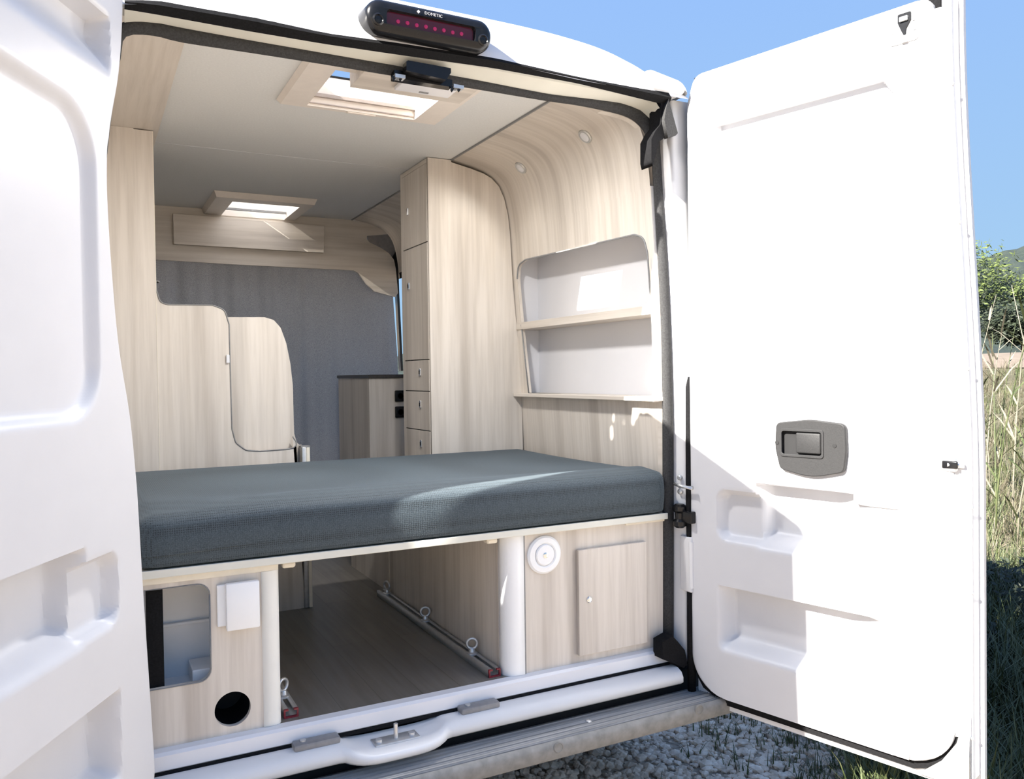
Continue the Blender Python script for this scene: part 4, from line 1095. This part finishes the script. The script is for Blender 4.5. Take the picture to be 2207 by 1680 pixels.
# field strip to the right: seen past the right door
def along(t, l): # t metres along the line of sight at the right edge, l metres sideways
    d = Vector((.848, .530, 0)); s = Vector((.530, -.848, 0)); p = Vector((CAM.x, CAM.y, 0))+d*t+s*l; return p.x, p.y
sp2 = []; 
for _ in range(1900):
    t = rnd.uniform(5.5, 26); sp2.append(along(t, rnd.uniform(-.16*t-.3, .18*t+.3)))
grassfield('dry_grass', sp2, GY, 'tall dry straw coloured grass beyond the right door', 12, .40, .30, 2, .0045)
sp3 = []
for _ in range(1500):
    t = rnd.uniform(2.6, 6.5); sp3.append(along(t, rnd.uniform(-.14*t, .10*t+.3)))
for _ in range(2000):
    t = rnd.uniform(6.2, 25); sp3.append(along(t, rnd.uniform(-.16*t-.3, .18*t+.3)))
grassfield('green_grass', sp3, GG, 'green weeds growing among the dry grass beyond the right door', 12, .30, .22, 3, .006)

def crown(bm, c, R, n, leaf, rnd, sq=.8):
    for _ in range(n):
        while True:
            q = Vector((rnd.uniform(-1, 1), rnd.uniform(-1, 1), rnd.uniform(-1, 1)))
            if .45 < q.length < 1: break
        q = Vector((q.x*R, q.y*R, q.z*R*sq))*(1+.12*math.sin(q.x*9)+.12*math.sin(q.y*8+q.z*7))
        a = Vector((rnd.gauss(0, 1), rnd.gauss(0, 1), rnd.gauss(0, 1))).normalized(); b = a.orthogonal().normalized(); L = leaf*rnd.uniform(.6, 1.3)
        p = Vector(c)+q
        bm.faces.new([bm.verts.new(p+a*L), bm.verts.new(p+b*L*.35), bm.verts.new(p-a*L), bm.verts.new(p-b*L*.35)])
def plant(nm, x, y, h, R, m, lab, cat, grp_, seed, n=2600, leaf=.06, sq=.8, trunk=.05):
    rnd = random.Random(seed); t = root(nm, lab, cat, (x, y, fz(x, y)), grp_)
    g0 = fz(x, y)-.05
    bm = bmesh.new()
    for _ in range(4): crown(bm, (x+rnd.uniform(-.45, .45)*R, y+rnd.uniform(-.45, .45)*R, g0+h-R*sq*rnd.uniform(.75, 1.3)), R*rnd.uniform(.55, .8), n//4, leaf, rnd, sq)
    me = bpy.data.meshes.new('crown'); bm.to_mesh(me); bm.free(); link('crown', me, m, t)
    tube('trunk', [(x, y, g0), (x+.05*R, y+.03*R, g0+(h-R)*.6), (x-.04*R, y, g0+h-R*.6)], [trunk, trunk*.8, trunk*.5], BARK, t, 8)
# trees and bushes, traced by where they show at the right edge
for i, (t, l, h, R, m, lab, nm) in enumerate((
    (39, -2.0, 4.9, 2.3, GL, 'bright green pine just right of the door edge', 'pine_tree'),
    (41, 2.8, 4.7, 2.4, GL, 'lower bright green pine at the photo\'s right edge', 'pine_tree'),
    (50, -.8, 5.3, 2.6, GD, 'darker tree between and behind the two bright pines', 'shrub_tree'),
    (49, 6.0, 4.8, 2.6, GD, 'dark tree behind the lower pine at the right edge', 'shrub_tree'),
    (35.5, .9, 2.3, 1.2, GD, 'dark green bush at the foot of the pines', 'green_bush'),
    (34.3, -2.3, 2.2, 1.2, GL, 'light green bush left of the dark one, at the foot of the pines', 'green_bush'),
    (35.6, 4.0, 2.3, 1.4, GL, 'light green bush right of the dark one, at the foot of the pines', 'green_bush'))):
    x, y = along(t, l); plant(nm, x, y, h, R, m, lab, 'tree' if 'tree' in nm else 'bush', 'trees beyond the field' if 'tree' in nm else 'bushes beyond the field', 40+i, 6500, .13 if h > 3 else .09, .85, .12)
# dark shrubs in the van's shade near the door
for i, (t, l, h, R, lab) in enumerate(((4.7, -.28, .42, .34, 'low dark shrub in the shade beside the right door edge'), (5.2, .42, .5, .40, 'low dark shrub in the shade at the photo\'s lower right corner'), (6.0, -.3, .5, .42, 'dark shrub at the top edge of the shade beside the door'), (6.3, .55, .5, .45, 'dark shrub at the top edge of the shade, right photo edge'))):
    x, y = along(t, l); plant('shade_shrub', x, y, h, R, GD, lab, 'shrub', 'shrubs in the van shade', 60+i, 3600, .022, .7, .012)
# tall reed stalks with plumes
for i in range(16):
    rnd = random.Random(100+i); t = rnd.uniform(7.0, 10.5); l = rnd.uniform(-.02*t-.28, .05*t+.12); x, y = along(t, l)
    h = rnd.uniform(1.25, 2.2); g0 = fz(x, y); a = rnd.uniform(0, 2*PI); le = rnd.uniform(.1, .55)
    s = root('dry_reed', 'tall thin dry reed stalk rising above the field grass', 'reed', (x, y, g0), 'dry reed stalks in the field')
    pts = [Vector((x+math.cos(a)*le*u*u, y+math.sin(a)*le*u*u, g0-.02+h*u)) for u in (0, .25, .5, .75, 1)]
    tube('stalk', pts, [.008, .007, .006, .004, .002], GG if i % 3 == 0 else STRAW2, s, 6)
    bm = bmesh.new()
    for k in range(7):
        u = rnd.uniform(.15, .9); p0 = pts[0].lerp(pts[-1], u); p0 = Vector((x+math.cos(a)*le*u*u, y+math.sin(a)*le*u*u, g0+h*u)); b = rnd.uniform(0, 2*PI); L = rnd.uniform(.15, .4)
        d = Vector((math.cos(b), math.sin(b), .9)); q = Vector((-d.y, d.x, 0))*.008
        v0 = bm.verts.new(p0+q); v1 = bm.verts.new(p0-q); v2 = bm.verts.new(p0+d*L*.6-q); v3 = bm.verts.new(p0+d*L*.6+q); v4 = bm.verts.new(p0+d*L+Vector((0, 0, -.12*L)))
        bm.faces.new((v0, v1, v2, v3)); bm.faces.new((v3, v2, v4))
    me = bpy.data.meshes.new('leaves'); bm.to_mesh(me); bm.free(); link('leaves', me, STRAW2 if i % 2 else GG, s)
# meadow soil under the grass
MEADOW = speck('dry_meadow_soil', (.085, .078, .045), .95, .35, 5, .3)
vs = []; fs = []
for j in range(60):
    for i in range(31):
        t_ = 4.0+j*1.1; x, y = along(t_, (-.24+.6*i/30)*t_); vs.append((x, y, fz(x, y)+.02))
for j in range(59):
    for i in range(30): fs.append((j*31+i, j*31+i+1, (j+1)*31+i+1, (j+1)*31+i))
o = raw('meadow', vs, fs, MEADOW, None, True); tag(o, 'dry meadow soil under the grass beyond the right door', 'meadow', kind='structure')
# sandy bank between field and trees
vs = []; fs = []
for j in range(9):
    for i in range(31):
        x, y = along(26+.9*j, -13+.87*i); vs.append((x, y, fz(x, y)+.03+.12*math.sin(PI*j/8)*(1+.4*math.sin(i*.9))))
for j in range(8):
    for i in range(30): fs.append((j*31+i, j*31+i+1, (j+1)*31+i+1, (j+1)*31+i))
o = raw('earth_bank', vs, fs, EARTH, None, True); tag(o, 'low bank of sandy earth between the grass and the trees', 'earth bank', kind='structure')
# wooded hill
vs = []; fs = []; rnd = random.Random(5)
nI, nJ = 110, 46
for j in range(nJ):
    for i in range(nI):
        t = 60+4.2*j; l = -95+1.9*i
        x, y = along(t, l); u = (t-60)/190
        z = GZ-2+25*sst(0, .75, u)*(.82+.25*math.sin(l*.035+.9)+.05*math.sin(l*.16))+rnd.uniform(0, 1.6)
        vs.append((x+rnd.uniform(-.6, .6), y+rnd.uniform(-.6, .6), z))
for j in range(nJ-1):
    for i in range(nI-1): fs.append((j*nI+i, j*nI+i+1, (j+1)*nI+i+1, (j+1)*nI+i))
o = raw('wooded_hill', vs, fs, HILLM, None, False); tag(o, 'distant hill covered in dark scrub under the blue sky', 'hill', kind='structure')
# window glass in the sliding side and cab
gw = raw('window_1', [(.928, 1.5, .75), (.928, 2.6, .75), (.895, 2.6, 1.56), (.895, 1.5, 1.56)], [(0, 1, 2, 3)], GLASS); tag(gw, 'side window pane beyond the tall cupboard', 'window', kind='structure')
